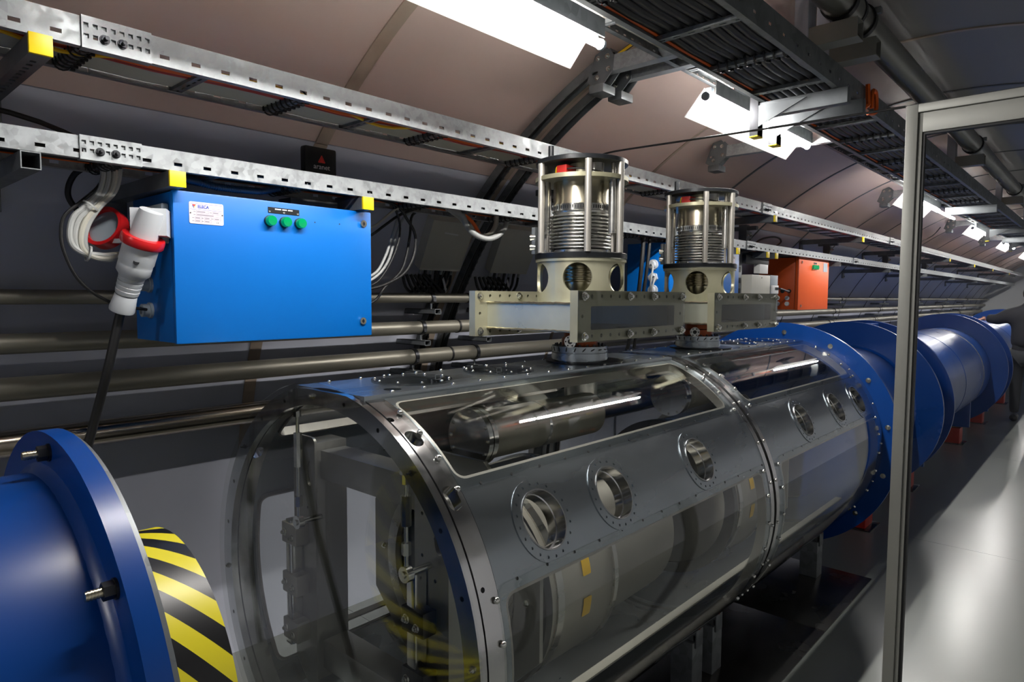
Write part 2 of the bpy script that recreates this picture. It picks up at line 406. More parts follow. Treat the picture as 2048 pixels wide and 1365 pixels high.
for y in seams[1:-1]:
    if y in (2.40, 0.0): continue
    w, h = (.026, .006) if abs(y - 1.40) < .01 else ((.011, .005) if y < 7 else (.008, .005))
    sm = 'strip' if abs(y - 1.40) < .01 or abs(y - 3.47) < .01 else 'strut'
    arc_panel(MB(), 40, TS - .05, y - w, y + w, RT - h, RT, 36).build('seam_strip', sm, ceiling)
    arc_panel(MB(), TS + .05, TFL, y - w, y + w, RT - h, RT, 26).build('seam_strip', sm, wall_left)
arc_panel(MB(), 40, TS - .05, 2.375, 2.425, RT - .004, RT, 36).build('seam_strip', 'strip', ceiling)
arc_panel(MB(), TS + .05, TFL, 2.375, 2.425, RT - .004, RT, 26).build('seam_strip', 'strip', wall_left)

floor = MB().box((-2.87, Y0, -.12), (1.40, Y1, -.012)).build('floor', 'back'); tag(floor, 'grey-green painted tunnel floor', 'floor', kind='structure')
fy = [Y0, -1.2, 1.9, 5.05, 8.2, 11.3, 14.4, 17.5, Y1]
for a, b in zip(fy, fy[1:]): MB().box((-2.87, a + .0015, -.012), (1.40, b - .0015, 0)).build('floor_slab', 'floor', floor)
tag(MB().box((-3.1, Y1, -.1), (1.7, Y1 + .1, 2.95)).build('wall_end', 'white'), 'white end wall far down the tunnel', 'wall', kind='structure')
tag(MB().box((-3.1, Y0 - .1, -.1), (1.7, Y0, 2.95)).build('wall_back', 'wall'), 'grey end wall behind the viewer', 'wall', kind='structure')

# curved cable channels either side of the seam, from the ceiling down the wall
for k, (y, w, t0, t1, lab) in enumerate(((2.325, .045, 112, 171, 'dark curved cable channel climbing the wall, left one of the pair'),
                                         (2.475, .05, 108, 171, 'dark curved cable channel climbing the wall, right one of the pair'))):
    t = thing('cable_channel', tp(171, y, RT - .02), lab, 'cable channel', 'curved cable channels behind the trays')
    arc_panel(MB(), t0, t1, y - w / 2, y + w / 2, RT - .012, RT - .001, 34).build('channel_base', 'galvd', t)
    for sg in (-1, 1): arc_panel(MB(), t0, t1, y + sg * w / 2 - .002, y + sg * w / 2 + .002, RT - .04, RT - .001, 34).build('channel_side', 'galvd', t)
    mb = MB()
    for j in range(2 if k else 3):
        mb.tube([tp(t0 + (t1 - t0) * i / 24, y - w / 4 + j * w / 4, RT - .022) for i in range(25)], .0068, 6, 1)
    mb.build('cable_bundle', 'rubber', t)
    for i in range(26):
        th = t0 + 18 + i * 1.15
        arc_panel(MB(), th, th + .35, y + w / 2 - .002, y + w / 2 + .012, RT - .034, RT - .026, 1).build('comb_tooth', 'rubber', t)

t = thing('earth_cable', tp(106, 2.362, RT - .02), 'black cable with a yellow-green wire along the ceiling seam by the first ceiling bracket', 'cable')
MB().tube([tp(102 + i * 1.5, 2.355 + .006 * sin(i * .9), RT - .016) for i in range(16)], .0085, 8, 2).build('black_cable', 'rubber', t)
MB().tube([tp(104 + i * 1.3, 2.338 - .010 * sin(i * .5), RT - .016 - .012 * sin(i * .42)) for i in range(9)], .0055, 7, 3).build('yellow_green_wire', 'ycable', t)

# ================================================================ WALL PIPES
PIPES = [(-2.53, 1.592, .024, 'pipe', 'topmost brown-grey steel wall pipe, running behind the blue cabinet', 1),
         (-2.607, 1.442, .033, 'pipe', 'second brown-grey wall pipe from the top, passing under the blue cabinet', 1),
         (-2.671, 1.2895, .039, 'pipe', 'third wall pipe from the top, thick brown-grey steel', 1),
         (-2.733, 1.099, .045, 'pipec', 'lowest and shiniest of the wall pipes, above the pale lower wall', 0)]
clamp_y = [(2.19, 2.63), (5.25, 5.5), (6.7, 6.95), (8.8, 9.0), (10.9, 11.1), (13.2, 13.4), (15.6, 15.8), (18, 18.2)]
for x, z, r, m, lab, bright in PIPES:
    t = thing('wall_pipe', (x, 0, z - r), lab, 'pipe', 'pipes along the left wall')
    ys = [Y0 + .1, 2.44, 5.4, 6.85, 8.95, 11.0, 13.3, 15.7, 18.1, Y1 - .1]
    for a, b in zip(ys, ys[1:]):
        MB().cyl((x, a + .003, z), (x, b - .003, z), r, n=28).build('pipe_length', m, t)
    for yy in ys[1:-1]: MB().ring((x, yy - .006, z), (0, 1, 0), r - .002, r + .0025, .012, 28).build('coupling_ring', 'rubber', t)
    nx, nz = x - XT, z - ZT; L = sqrt(nx * nx + nz * nz); nx /= L; nz /= L
    for ci, (ya, yb) in enumerate(clamp_y):
        for yy in ((ya, yb) if ci == 0 else (ya,)):
            c = MB().ring((x, yy - .011, z), (0, 1, 0), r, r + .005, .022, 28)
            c.obox((x + r * .7 + .004, yy, z - r * .4), (x + r * .7 + .016, yy, z - r * .4 + .002), .018, .02)
            cl = c.build('pipe_clamp', 'darkm', t)
            MB().cyl((x + .004, yy, z - r - .004), (x + .004, yy, z - r - .03), .006, n=10).build('clamp_stud', 'chrome', cl)
            wx = XT - sqrt(RT * RT - (z - r - .045 - ZT) ** 2)
            b = MB()
            for lo, hi in (((wx - .0, yy - .02, z - r - .056), (x + .055, yy + .02, z - r - .053)), ((wx, yy - .02, z - r - .033), (x + .055, yy + .02, z - r - .03)),
                           ((wx, yy - .02, z - r - .056), (x + .055, yy - .017, z - r - .03)), ((wx, yy + .017, z - r - .056), (x + .055, yy + .02, z - r - .03))): b.box(lo, hi)
            b.build('support_arm', 'galvd', t)

# ================================================================ CABLE TRAYS ALONG THE LEFT WALL
def tray_section(name, label, xf, xb, zb, h, ya, yb, rungs, pitch, off, mat='galv', group=None, slot=(.022, .009), zslot=.32, rung_mat='galvd', holes=True, cat='cable tray'):
    t = thing(name, ((xf + xb) / 2, ya, zb), label, cat, group)
    for x, s in ((xf, 1), (xb, -1)):
        hs = []
        if holes:
            y = off + math.ceil((ya + .03 - off) / pitch) * pitch
            while y < yb - .03:
                hs.append(rect(y - slot[0] / 2, y + slot[0] / 2, h * zslot - slot[1] / 2, h * zslot + slot[1] / 2)); y += pitch
        mb = MB().sheet(rect(ya, yb, 0, h), hs, lambda u, v, w, x=x, s=s: (x - s * .002 + s * w, u, zb + v), .002)
        lo, hi = (x - .02, x - .0021) if s > 0 else (x + .0021, x + .02)
        mb.box((lo, ya, zb), (hi, yb, zb + .002)).box((x - s * .012 if s > 0 else x + .0021, ya, zb + h - .002), (x - .0021 if s > 0 else x + .012, yb, zb + h))
        mb.build('side_rail', mat, t, fix=False)
    for y in rungs:
        if ya + .01 < y < yb - .01:
            n = 6; w = xf - xb; hs = [rrect(xb + w * (i + .5) / n - .011, xb + w * (i + .5) / n + .011, y - .003, y + .003, .002, n=2) for i in range(n)] if y < 4.2 else []
            MB().sheet(rect(xb + .002, xf - .002, y - .014, y + .014), hs, lambda u, v, w: (u, v, zb + .004 + w), .003).box((xb + .002, y - .014, zb + .007), (xf - .002, y - .012, zb + .018)).box((xb + .002, y + .012, zb + .007), (xf - .002, y + .014, zb + .018)).build('rung', rung_mat, t)
    return t
def joint_plate(t, x, zb, h, ya, yb, lip=.004):
    n = 8; hs = []
    for i in range(n):
        y = ya + (yb - ya) * (i + .5) / n
        for f in (.72, .36): hs.append(rect(y - .005, y + .005, h * f - .005, h * f + .005))
    p = MB().sheet(rect(ya, yb, -.003, h + .002), hs, lambda u, v, w: (x + .0022 + w, u, zb + v), .0035)
    p.box((x - .018, ya, zb - .004), (x + .003, yb, zb - .0005)); o = p.build('joint_plate', 'galv', t, fix=False)
    for f in (2.5, 4.5): place(dark_bolt, t, (x + .006, ya + (yb - ya) * f / n, zb + h * .36), 'bolt', rot=(0, pi / 2, 0))
def tie(mb, x, y, z, w=.011):
    mb.ring((x, y, z), (1, 0, 0), .0165, .0185, .0045, 12)
tie_p = proto(MB().ring((-.0025, 0, 0), (1, 0, 0), .019, .0215, .005, 14).box((-.004, .017, -.016), (.004, .027, -.008)), 'cable_tie', 'rubber')

UF, UB, UZ, UH = -1.744, -1.962, 2.155, .066
LF, LB, LZ, LH = -1.97, -2.19, 1.947, .056
u_rungs = [.23 + .27 * k for k in range(-12, 60)]
l_rungs = [.36 + .27 * k for k in range(-12, 60)]
u_secs = [(-2.4, .56), (.56, 4.42), (4.42, 7.7), (7.7, 11.0), (11.0, 14.3), (14.3, 17.6), (17.6, 21.2)]
l_secs = [(-2.4, .61), (.61, 4.72), (4.72, 7.3), (7.3, 10.6), (10.6, 13.9), (13.9, 17.2), (17.2, 21.2)]
where_u = ['upper wall tray length at the left edge of the view', 'upper wall tray length, nearest and brightest, above the blue cabinet', 'upper wall tray length behind the far coupler, above the orange cabinet',
           'upper wall tray length just past the glass door post', 'upper wall tray length seen through the glass door', 'upper wall tray length far down the tunnel', 'last upper wall tray length by the white end wall']
where_l = ['lower wall tray length at the left edge of the view', 'lower wall tray length carrying the small black sensor box', 'lower wall tray length above the orange cabinet',
           'lower wall tray length just past the glass door post', 'lower wall tray length seen through the glass door', 'lower wall tray length far down the tunnel', 'last lower wall tray length by the white end wall']
for (xf, xb, z, h, secs, rungs, wh, pitch, off) in ((UF, UB, UZ, UH, u_secs, u_rungs, where_u, .0748, 1.038), (LF, LB, LZ, LH, l_secs, l_rungs, where_l, .081, 1.183)):
    for (ya, yb), lab in zip(secs, wh):
        t = tray_section('cable_tray', 'galvanised ' + lab, xf, xb, z, h, ya + .001, yb - .001, rungs, pitch, off, group='galvanised trays on the left wall', holes=ya < 8)
        if ya > 0 and ya < 8: joint_plate(t, xf, z, h, ya - .073, ya + .073)
# black ties on every other rung
for (xb, xf, z, rungs, lab) in ((UB, UF, UZ, u_rungs, 'upper'), (LB, LF, LZ, l_rungs, 'lower')):
    nr = -1
    for k, y in enumerate(rungs):
        if k % 2 == 1 and .1 < y < 4.0:
            nr += 1
            for j in range(8):
                o = place(tie_p, None, (xb + .018 + (xf - xb - .04) * j / 7, y, z + .014), 'cable_tie')
                tag(o, '%s black tie from the wall on the %s tied rung of the %s wall tray' % (ORD[j], ORD[nr], lab), 'cable tie', 'black cable ties on the wall tray rungs')
def run_cable(name, mat, x, z, r, y0, y1, lab, grp, amp=.006, seed=0, sag=0.0, step=.45, n=6):
    rnd = random.Random(seed); pts = []; y = y0
    while y < y1 + .01:
        pts.append((x + rnd.uniform(-amp, amp), y, z + rnd.uniform(-amp * .2, amp * .4) - sag * (len(pts) % 2))); y += step if y < 6 else 1.5
    return tag(MB().tube(pts, r, n, 3).build(name, mat), lab, 'cable', grp)
for i in range(12):
    run_cable('cable', 'gcable', UB + .018 + i * .0088, UZ + .0215, .0043, -2.3, 20.5, '%s thin grey cable from the wall in the upper wall tray' % ORD[i], 'grey cables in the upper wall tray', .0008, i, .007, .27)
for i, (m, nm) in enumerate((('rcable', 'dark red'), ('rcable', 'dark red'), ('rcable', 'dark red'), ('ocable', 'orange'), ('ocable', 'orange'), ('ocable', 'orange'), ('ocable', 'orange'))):
    run_cable('cable', m, UF - .102 + i * .0085, UZ + .0215, .0042, -2.3, 20.5, '%s %s cable from the wall along the front of the upper tray' % (ORD[i if i < 3 else i - 3], nm), nm + ' cables in the upper wall tray', .0025, 40 + i, .009 if i % 2 else .006, .27)
for k in range(3):
    y0 = [.05, .95, 1.9][k]
    tag(MB().tube([(UF - .05, y0, UZ + .035), (UF - .06, y0 + .2, UZ + .028), (UF - .085, y0 + .42, UZ + .004), (UF - .06, y0 + .62, UZ + .028), (UF - .055, y0 + 1.0, UZ + .035)], .005, 6).build('cable', 'ycable'),
        ['yellow cable in the upper tray at the left edge of the view', 'yellow cable sagging out of the upper tray above the blue cabinet', 'yellow cable in the upper tray just left of the near coupler'][k], 'cable')
for i in range(8):
    run_cable('cable', 'cable' if i % 3 else 'ocable', LB + .025 + i * .021, LZ + .026, .006, -2.3, 20.5, '%s cable from the wall in the lower tray, a %s one' % (ORD[i], 'black' if i % 3 else 'orange'), 'cables in the lower wall tray', .004, 80 + i)
tag(MB().tube([(LB + .06, -.4, LZ + .06), (LB + .09, .1, LZ + .115), (LB + .1, .42, LZ + .11), (LB + .08, .62, LZ + .06)], .007, 8).build('cable', 'rubber'), 'black cable arching above the lower tray at the left edge', 'cable')
# cantilever arms under the trays
def tray_arm(y, x_end, z_top, label, cap=True, w=.042, h=.042, mat='strut', holes=True):
    zc = z_top - h / 2; xw = XT - sqrt(RT * RT - (zc - ZT) ** 2) + .005
    t = thing('cantilever_bracket', (xw, y, z_top - h), label, 'bracket', 'cantilever arms under the wall trays')
    hs = [rrect(xw + .06 + i * .032, xw + .074 + i * .032, y - .006, y + .006, .003, n=2) for i in range(int((x_end - xw - .1) / .032))] if holes else []
    mb = MB().sheet(rect(xw, x_end, y - w / 2, y + w / 2), hs, lambda u, v, q: (u, v, z_top - h + q), .0025)
    mb.box((xw, y - w / 2, z_top - h + .0026), (x_end, y - w / 2 + .0025, z_top - .0026)).box((xw, y + w / 2 - .0025, z_top - h + .0026), (x_end, y + w / 2, z_top - .0026)).box((xw, y - w / 2, z_top - .0025), (x_end, y + w / 2, z_top))
    mb.build('arm', mat, t, fix=False)
    MB().cbox((xw - .004, y - w * .75, z_top - h - .06), (xw + .012, y + w * .75, z_top + .05), .002).build('wall_foot', mat, t)
    for dz in (-h - .04, .03): place(hex_bolt, t, (xw + .012, y, z_top + dz), 'bolt', rot=(0, pi / 2, 0))
    if cap: MB().cbox((x_end - .006, y - w / 2 - .001, z_top - h - .001), (x_end + .004, y + w / 2 + .001, z_top + .001), .0018).build('end_cap', 'yellow', t)
    return t
for y, lab in ((.405, 'yellow-capped arm under the upper tray at the left edge'), (4.52, 'yellow-capped arm under the upper tray right of the far coupler'), (6.6, 'yellow-capped arm under the upper tray above the orange cabinet'),
               (8.7, 'yellow-capped arm under the upper tray beside the door post'), (10.8, 'yellow-capped arm under the upper tray seen through the door'), (12.9, 'second yellow-capped upper tray arm seen through the door'), (15, 'third yellow-capped upper tray arm seen through the door'), (17.5, 'farthest yellow-capped arm under the upper tray')):
    tray_arm(y, -1.722, UZ - .004, lab)
for y, cap, lab in ((.43, 0, 'open-ended arm under the lower tray at the left edge'), (.768, 1, 'yellow-capped arm resting on the blue cabinet, left one'), (1.405, 1, 'yellow-capped arm resting on the blue cabinet, right one'),
                    (4.47, 1, 'yellow-capped lower tray arm beside the far coupler'), (5.0, 1, 'yellow-capped lower tray arm above the beige box, left one'), (5.17, 1, 'yellow-capped lower tray arm above the beige box, right one'),
                    (6.75, 0, 'plain lower tray arm past the orange cabinet'), (8.6, 0, 'plain lower tray arm just past the door post'), (10.6, 0, 'plain lower tray arm seen through the door'), (12.7, 0, 'second plain lower tray arm seen through the door'), (15, 0, 'third plain lower tray arm seen through the door'), (17.5, 0, 'farthest plain arm under the lower tray')):
    tray_arm(y, -1.952, LZ - .004, lab, bool(cap), mat='strut' if cap else 'galvd', holes=False)
# hanging posts between the two trays behind the couplers
for y, lab in ((2.62, 'bolted steel post behind the near coupler, between the trays'), (4.95, 'steel post hung behind the far coupler, between the trays'), (6.9, 'steel post between the trays past the orange cabinet'), (9.1, 'steel post between the trays seen through the door'), (11.3, 'second steel post between the trays seen through the door')):
    t = thing('tray_post', (-2.12, y, LZ + .06), lab, 'post', 'posts between the wall trays')
    MB().cbox((-2.15, y - .03, LZ + .06), (-2.09, y + .03, UZ - .005), .003).build('post_body', 'strut', t)
    MB().cbox((-2.088, y - .045, LZ + .1), (-2.08, y + .045, LZ + .15), .002).build('clamp_plate', 'galvd', t)
    for d in (-.025, .025): place(hex_bolt, t, (-2.08, y + d, LZ + .125), 'bolt', rot=(0, pi / 2, 0))
    MB().cbox((-2.20, y - .02, LZ + .16), (-2.02, y + .02, LZ + .19), .003).build('cross_piece', 'strut', t)


# ================================================================ CRYOSTAT TANK
def tk(th, y, r): return (XC + r * cos(rad(th)), y, ZC + r * sin(rad(th)))
def cylmap(r0): return lambda u, v, w: (XC + (r0 + w) * cos(u / R), v, ZC + (r0 + w) * sin(u / R))
def U(th): return R * rad(th)
ULN = [U(t) for t in range(-252, 76, 4)]
tank = thing('cryostat_tank', (XC, (YF + YE) / 2, ZC - R), 'long brushed-steel cylindrical cryostat with clear windows and round portholes', 'tank')
ZTOP = 1.357
def front_ring(y, t, ri, ro, mat, name, holes=24, hr=.006, hrad=.551, clip=True):
    o = []
    for i in range(96):
        a = 2 * pi * i / 96; x, z = ro * cos(a), ro * sin(a)
        if clip: z = min(z, ZTOP - ZC)
        o.append((XC + x, ZC + z))
    hs = [[(XC + p, ZC + q) for p, q in circ(0, 0, ri, 96)]]
    hs += [circ(XC + hrad * cos(2 * pi * (i + .3) / holes), ZC + hrad * sin(2 * pi * (i + .3) / holes), hr, 10) for i in range(holes)]
    return MB().sheet(o, hs, lambda u, v, w: (u, y + w, v), t).build(name, mat, tank)
front_ring(YF, .020, .527, R, 'polish', 'front_flange')
MB().ring((XC, YF + .0205, ZC), (0, 1, 0), .528, .570, .004, 96).build('flange_gasket', 'darkm', tank)
for i in range(0, 24, 3):
    a = 2 * pi * (i + .3) / 24
    place(dark_bolt if i % 2 else hex_bolt, tank, (XC + .551 * cos(a), YF - .001, ZC + .551 * sin(a)), 'bolt', rot=(pi / 2, 0, 0)).scale = (.6, .6, .6)
sl = [rrect(U(57) - .026, U(57) + .026, .952, .990, .018, n=6), rrect(U(40) - .030, U(40) + .030, .953, .991, .018, n=6), circ(U(64.5), .955, .009, 14), circ(U(20), .965, .006, 10),
      rrect(U(-217) - .026, U(-217) + .026, .952, .990, .018, n=6)]
MB().sheet(rect(U(-254.4), U(74.4), .950, 1.004), sl, cylmap(R - .03), .031, ULN).build('flange_band', 'polish', tank)
wins = {}
PORT_Y = (1.211, 1.511, 2.012, 2.992, 3.449, 3.802)
for mod, (ya, yb) in enumerate(((1.006, 2.452), (2.534, 3.985))):
    w0, w1 = ya + .055 - (.05 if mod == 0 else 0), yb - .045
    ww = [(43.5, 72.2, w0, w1), (-40, 17.3, w0 + .01, w1 + .01), (-252.2, -223.5, w0, w1), (-197.3, -140, w0 + .01, w1)]
    hs = [rrect(U(a), U(b), c, d, .03, n=5) for a, b, c, d in ww]
    hs += [circ(U(29), y, .074, 32) for y in PORT_Y if ya < y < yb]
    MB().sheet(rect(U(-254.4), U(74.4), ya, yb), hs, cylmap(R - .018), .018, ULN).build('shell', 'shell', tank)
    for (a, b, c, d), nm in zip(ww, ('upper', 'lower', 'upper', 'lower')):
        o = MB().sheet(rrect(U(a) - .022, U(b) + .022, c - .02, d + .02, .03, n=4), [], cylmap(R + .0008), .004, [U(t) for t in range(-252, 76, 3)]).build('window_panel', 'glass', tank)
        o['label'] = 'clear curved window panel'
        MB().sheet(rrect(U(a) + .0005, U(b) - .0005, c + .0005, d - .0005, .0295, n=5), [rrect(U(a) + .007, U(b) - .007, c + .007, d - .007, .024, n=5)], cylmap(R - .032), .0312, [U(q) for q in range(-252, 76, 3)]).build('window_frame', 'rod', tank)
    # screws round the two near windows
    for k in range(int((w1 - w0) / .105) + 1):
        y = w0 + .03 + k * .105
        if y > w1: break
        place(screw, tank, (XC + .143, y, ZTOP), 'screw').scale = (.75, .75, .75)
        for th in (41.6, 19.2): place(dimple, tank, tk(th, y + .03, R + .0005), 'screw_hole', rot=dirrot((cos(rad(th)), 0, sin(rad(th)))))
        place(screw, tank, (XC - .143, y, ZTOP), 'screw').scale = (.75, .75, .75)
    for th in (66, 58, 50, 41.5, 17, 8, -2, -12, -24, -36):
        for y in (w0 - .018, w1 + .018): place(screw, tank, tk(th, y, R + .004), 'screw', rot=dirrot((cos(rad(th)), 0, sin(rad(th)))))
    # flat top plate with round openings
    cy = 2.03 if mod == 0 else 2.985
    cov = [(1.222, .094), (1.585, .094)] if mod == 0 else [(3.42, .09), (3.74, .09)]
    hs = [circ(XC, y, r, 32) for y, r in cov] + [circ(XC, cy, .085, 32)]
    if mod == 0: hs.append(circ(XC + .10, 1.075, .024, 16))
    y_lo = YF + .021 if mod == 0 else ya
    MB().sheet(rect(XC - .155, XC + .155, y_lo, yb), hs, lambda u, v, w: (u, v, ZTOP - .024 + w), .024).build('top_plate', 'shell', tank)
    for y, r in cov:
        c = MB().cyl((XC, y, ZTOP + .0006), (XC, y, ZTOP + .0066), r + .022, n=40).build('round_cover', 'cover', tank)
        for i in range(10):
            a = 2 * pi * i / 10 + .2; place(screw, tank, (XC + (r + .012) * cos(a), y + (r + .012) * sin(a), ZTOP + .0066), 'screw').scale = (.6, .6, .6)
    MB().cyl((XC, cy + .03, ZTOP + .0004), (XC, cy + .03, ZTOP + .006), .147, n=40).build('mounting_pad', 'darkm', tank)
# portholes: round flange with screw holes and an inner throat
for i, y in enumerate(PORT_Y):
    n = V((cos(rad(29)), 0, sin(rad(29)))); c = V(tk(29, y, R)); tdir = V((-sin(rad(29)), 0, cos(rad(29))))
    hs = [circ(0, 0, .074, 36)] + [circ(.0885 * cos(2 * pi * k / 20), .0885 * sin(2 * pi * k / 20), .0036, 8) for k in range(20)]
    mp = lambda u, v, w, c=c: c + V((0, u, 0)) + tdir * v + n * (w - .004 - (R - sqrt(max(0, R * R - v * v))))
    p = MB().sheet(circ(0, 0, .101, 44), hs, mp, .0065, [x * .02 for x in range(-5, 6)], [x * .02 for x in range(-5, 6)]).build('porthole_flange', 'shell', tank)
    th = MB()
    th.lathe(c + n * .003, -n, [(.074, 0), (.074, .06), (.068, .06), (.068, .033), (.0705, .031), (.0705, 0)], 40, True); th.build('throat', 'polish', p)
# inner port seen through the first porthole
c = V(tk(29, 1.195, R - .12)); n = V((cos(rad(29)), 0, sin(rad(29)))); c = c - V((0, 0, .016))
p = MB().lathe(c, -n, [(.039, 0), (.057, 0), (.057, .018), (.041, .018), (.041, .14), (.039, .14)], 36, True).build('inner_port', 'vessel', tank)
for k in range(16):
    a = 2 * pi * k / 16; t = V((-sin(rad(29)), 0, cos(rad(29))))
    place(dimple, tank, c + n * .0003 + V((0, 1, 0)) * (.0485 * cos(a)) + t * (.0485 * sin(a)), 'screw_hole', rot=dirrot(n)).scale = (.8, .8, 1)
# joint between the modules
for y0, y1, r, m, nm in ((2.452, 2.482, R + .003, 'polish', 'joint_ring'), (2.482, 2.504, R - .008, 'rubber', 'joint_seal'), (2.504, 2.534, R + .003, 'polish', 'joint_ring'), (3.985, YE, R, 'polish', 'end_ring')):
    o = [(XC + r * cos(2 * pi * i / 96), ZC + min(r * sin(2 * pi * i / 96), ZTOP - ZC + (.002 if nm != 'joint_seal' else -.002))) for i in range(96)]
    MB().sheet(o, [circ(XC, ZC, .53, 96)], lambda u, v, w, y0=y0: (u, y0 + w, v), y1 - y0).build(nm, m, tank)
for y in (2.468, 2.518):
    for th in (60, 44, 27, 12, -4, -20, -36, -50): place(screw, tank, tk(th, y, R + .003), 'screw', rot=dirrot((cos(rad(th)), 0, sin(rad(th))))).scale = (.8, .8, .8)
    for th in (54, 37): 
        MB().sheet(rrect(U(th) - .016, U(th) + .016, y - .010, y + .010, .009, n=4), [], cylmap(R + .0031), .0006, [U(th + k) for k in (-1, 0, 1)]).build('slot', 'darkm', tank)
for th in range(-64, 70, 22): place(screw, tank, tk(th, 4.02, R), 'screw', rot=dirrot((cos(rad(th)), 0, sin(rad(th))))).scale = (.7, .7, .7)
o = MB().cyl((XC, YF - .009, ZC), (XC, YF - .004, ZC), R + .012, n=96).build('front_cover', 'glass', tank); o['label'] = 'clear round front cover'
# rail inside the lower window
MB().obox((-1.09, 1.05, .50), (-1.09, 3.9, .50), .03, .006).build('inner_rail', 'vessel', tank)
MB().obox((-1.9, 1.05, .50), (-1.9, 3.9, .50), .03, .006).build('inner_rail', 'vessel', tank)
# support posts under the tank
post_spots = [(-1.245, 1.20, 'steel post under the tank, nearest the viewer'), (-1.245, 2.455, 'steel post under the tank, left one of the close pair'), (-1.245, 2.635, 'steel post under the tank, right one of the close pair'), (-1.245, 3.96, 'steel post under the far end of the tank'),
              (-1.745, 1.2, 'steel post under the tank on the wall side, nearest'), (-1.745, 2.455, 'steel post under the tank on the wall side, middle'), (-1.745, 3.96, 'steel post under the tank on the wall side, farthest')]
for x, y, lab in post_spots:
    sg = 1 if x > XC else -1
    ztop = ZC - sqrt(R * R - (abs(x - XC) + .045) ** 2) if True else .2
    zt = ZC - sqrt(R * R - (abs(x - XC) - .05) ** 2) - .004
    t = thing('support_post', (x, y, .006), lab, 'support', 'posts under the tank')
    MB().cbox((x - .048, y - .045, .006), (x + .048, y + .045, zt - .035), .003).build('post_body', 'galvd', t)
    MB().cbox((x - .05, y - .03, zt - .034), (x + .055, y + .03, zt - .002), .004).build('saddle_block', 'strut', t)
    MB().cbox((x + .040, y - .03, zt - .06), (x + .056, y + .03, zt + .012), .003).build('saddle_lip', 'strut', t)
    MB().cyl((x + .048, y, zt + .012), (x + .048, y, zt + .022), .011, n=6).cyl((x + .048, y, zt + .022), (x + .048, y, zt + .03), .005, n=10).build('adjusting_bolt', 'copper', t)
# ---- what stands inside the tank
fr = thing('inner_gantry', (-1.555, 1.14, .36), 'grey steel gantry with two uprights and cross beams inside the tank front', 'gantry')
fmap = lambda y: (lambda u, v, w: (u, y + w, v))
for x0, x1, side in ((-1.925, -1.80, 0), (-1.325, -1.195, 1)):
    zb, zt = (.355, 1.165) if side == 0 else (.40, 1.105)
    hs = [circ((x0 + x1) / 2 - .01, zb + .075, .028, 18, .034), circ((x0 + x1) / 2 + .03, zt - .115, .018, 16, .04)] + [circ(x0 + .03 + .05 * (k % 2), zt - .06 - .055 * k, .005, 8) for k in range(7)]
    MB().sheet(rrect(x0, x1, zb, zt, .02, n=4), hs, fmap(1.09), .008).build('front_plate', 'frame', fr)
    MB().cbox((x0 + .015, 1.099, zb + .03), (x1 - .015, 1.215, zt - .02), .004).build('upright', 'frame', fr)
    for z in ((.86, .70, .55) if side == 0 else (.78, .62, .50)):
        b = MB().cbox((x0 + .0, 1.045, z - .035), (x0 + .085, 1.09, z + .03), .003).build('clamp_block', 'vessel' if side == 0 else 'darkm', fr)
        place(hex_bolt, fr, (x0 + .02, 1.045, z), 'bolt', rot=(pi / 2, 0, 0)).scale = (.9, .9, .9)
        place(hex_bolt, fr, (x0 + .06, 1.045, z - .012), 'bolt', rot=(pi / 2, 0, 0)).scale = (.8, .8, .8)
    MB().cbox((x0 + .015, 1.05, .50), (x0 + .05, 1.088, .90), .003).build('slide_bar', 'chrome', fr)
MB().cbox((-1.80, 1.11, 1.035), (-1.315, 1.20, 1.125), .004).build('cross_beam', 'frame', fr)
MB().cbox((-1.80, 1.11, .43), (-1.315, 1.20, .52), .004).build('cross_beam', 'frame', fr)
MB().obox((-1.24, 1.04, .46), (-1.10, .98, .43), .014, .014).build('side_tube', 'rod', fr)
for i, (x, z0, z1, y, lab) in enumerate(((-1.776, .915, 1.275, 1.02, 'thin steel turnbuckle rod hanging in the tank front, left one'), (-1.247, .915, 1.18, 1.0, 'thin steel turnbuckle rod hanging in the tank front, right one'))):
    t = thing('turnbuckle', (x, y, z0), lab, 'rod', 'turnbuckles in the tank front')
    MB().cyl((x, y, z0 + .03), (x, y, z1), .0055, n=10).build('rod', 'chrome', t)
    MB().cyl((x, y, z0 + (z1 - z0) * .5), (x, y, z0 + (z1 - z0) * .78), .013, n=8).build('sleeve', 'chrome', t)
    MB().cyl((x, y, z0 + .06), (x, y, z0 + .09), .012, n=6).cyl((x, y, z1 - .03), (x, y, z1 - .005), .012, n=8).build('lock_nut', 'chrome', t)
    MB().ring((x, y - .009, z0 + .012), (0, 1, 0), .009, .02, .018, 20).build('rod_eye', 'chrome', t)
    MB().cyl((x, y - .013, z0 + .012), (x, y + .075, z0 + .012), .0085, n=12).build('eye_pin', 'chrome', t)
    MB().cbox((x - .012, y - .012, z1 - .008), (x + .012, y + .05, z1 + .02), .003).build('hanger', 'chrome', t)
for k, y in enumerate((1.36, 3.2)):
    oc = [(XC + .40 * cos(pi / 8 + i * pi / 4), ZC - .04 + .40 * sin(pi / 8 + i * pi / 4)) for i in range(8)]
    t = thing('end_plate', (XC, y, ZC - .42), ['octagonal grey plate with a round opening behind the tank front frame', 'octagonal grey plate inside the far half of the tank'][k], 'plate')
    MB().sheet(oc, [circ(XC, ZC - .04, .25, 48)], lambda u, v, w, y=y: (u, y + w, v), .014).build('plate', 'frame', t)
    MB().ring((XC, y - .02, ZC - .04), (0, 1, 0), .235, .275, .018, 48).build('opening_ring', 'steel', t)
    for i in range(8):
        a = i * pi / 4; place(hex_bolt, t, (XC + .32 * cos(a), y, ZC - .04 + .32 * sin(a)), 'bolt', rot=(pi / 2, 0, 0)).scale = (.7, .7, .7)
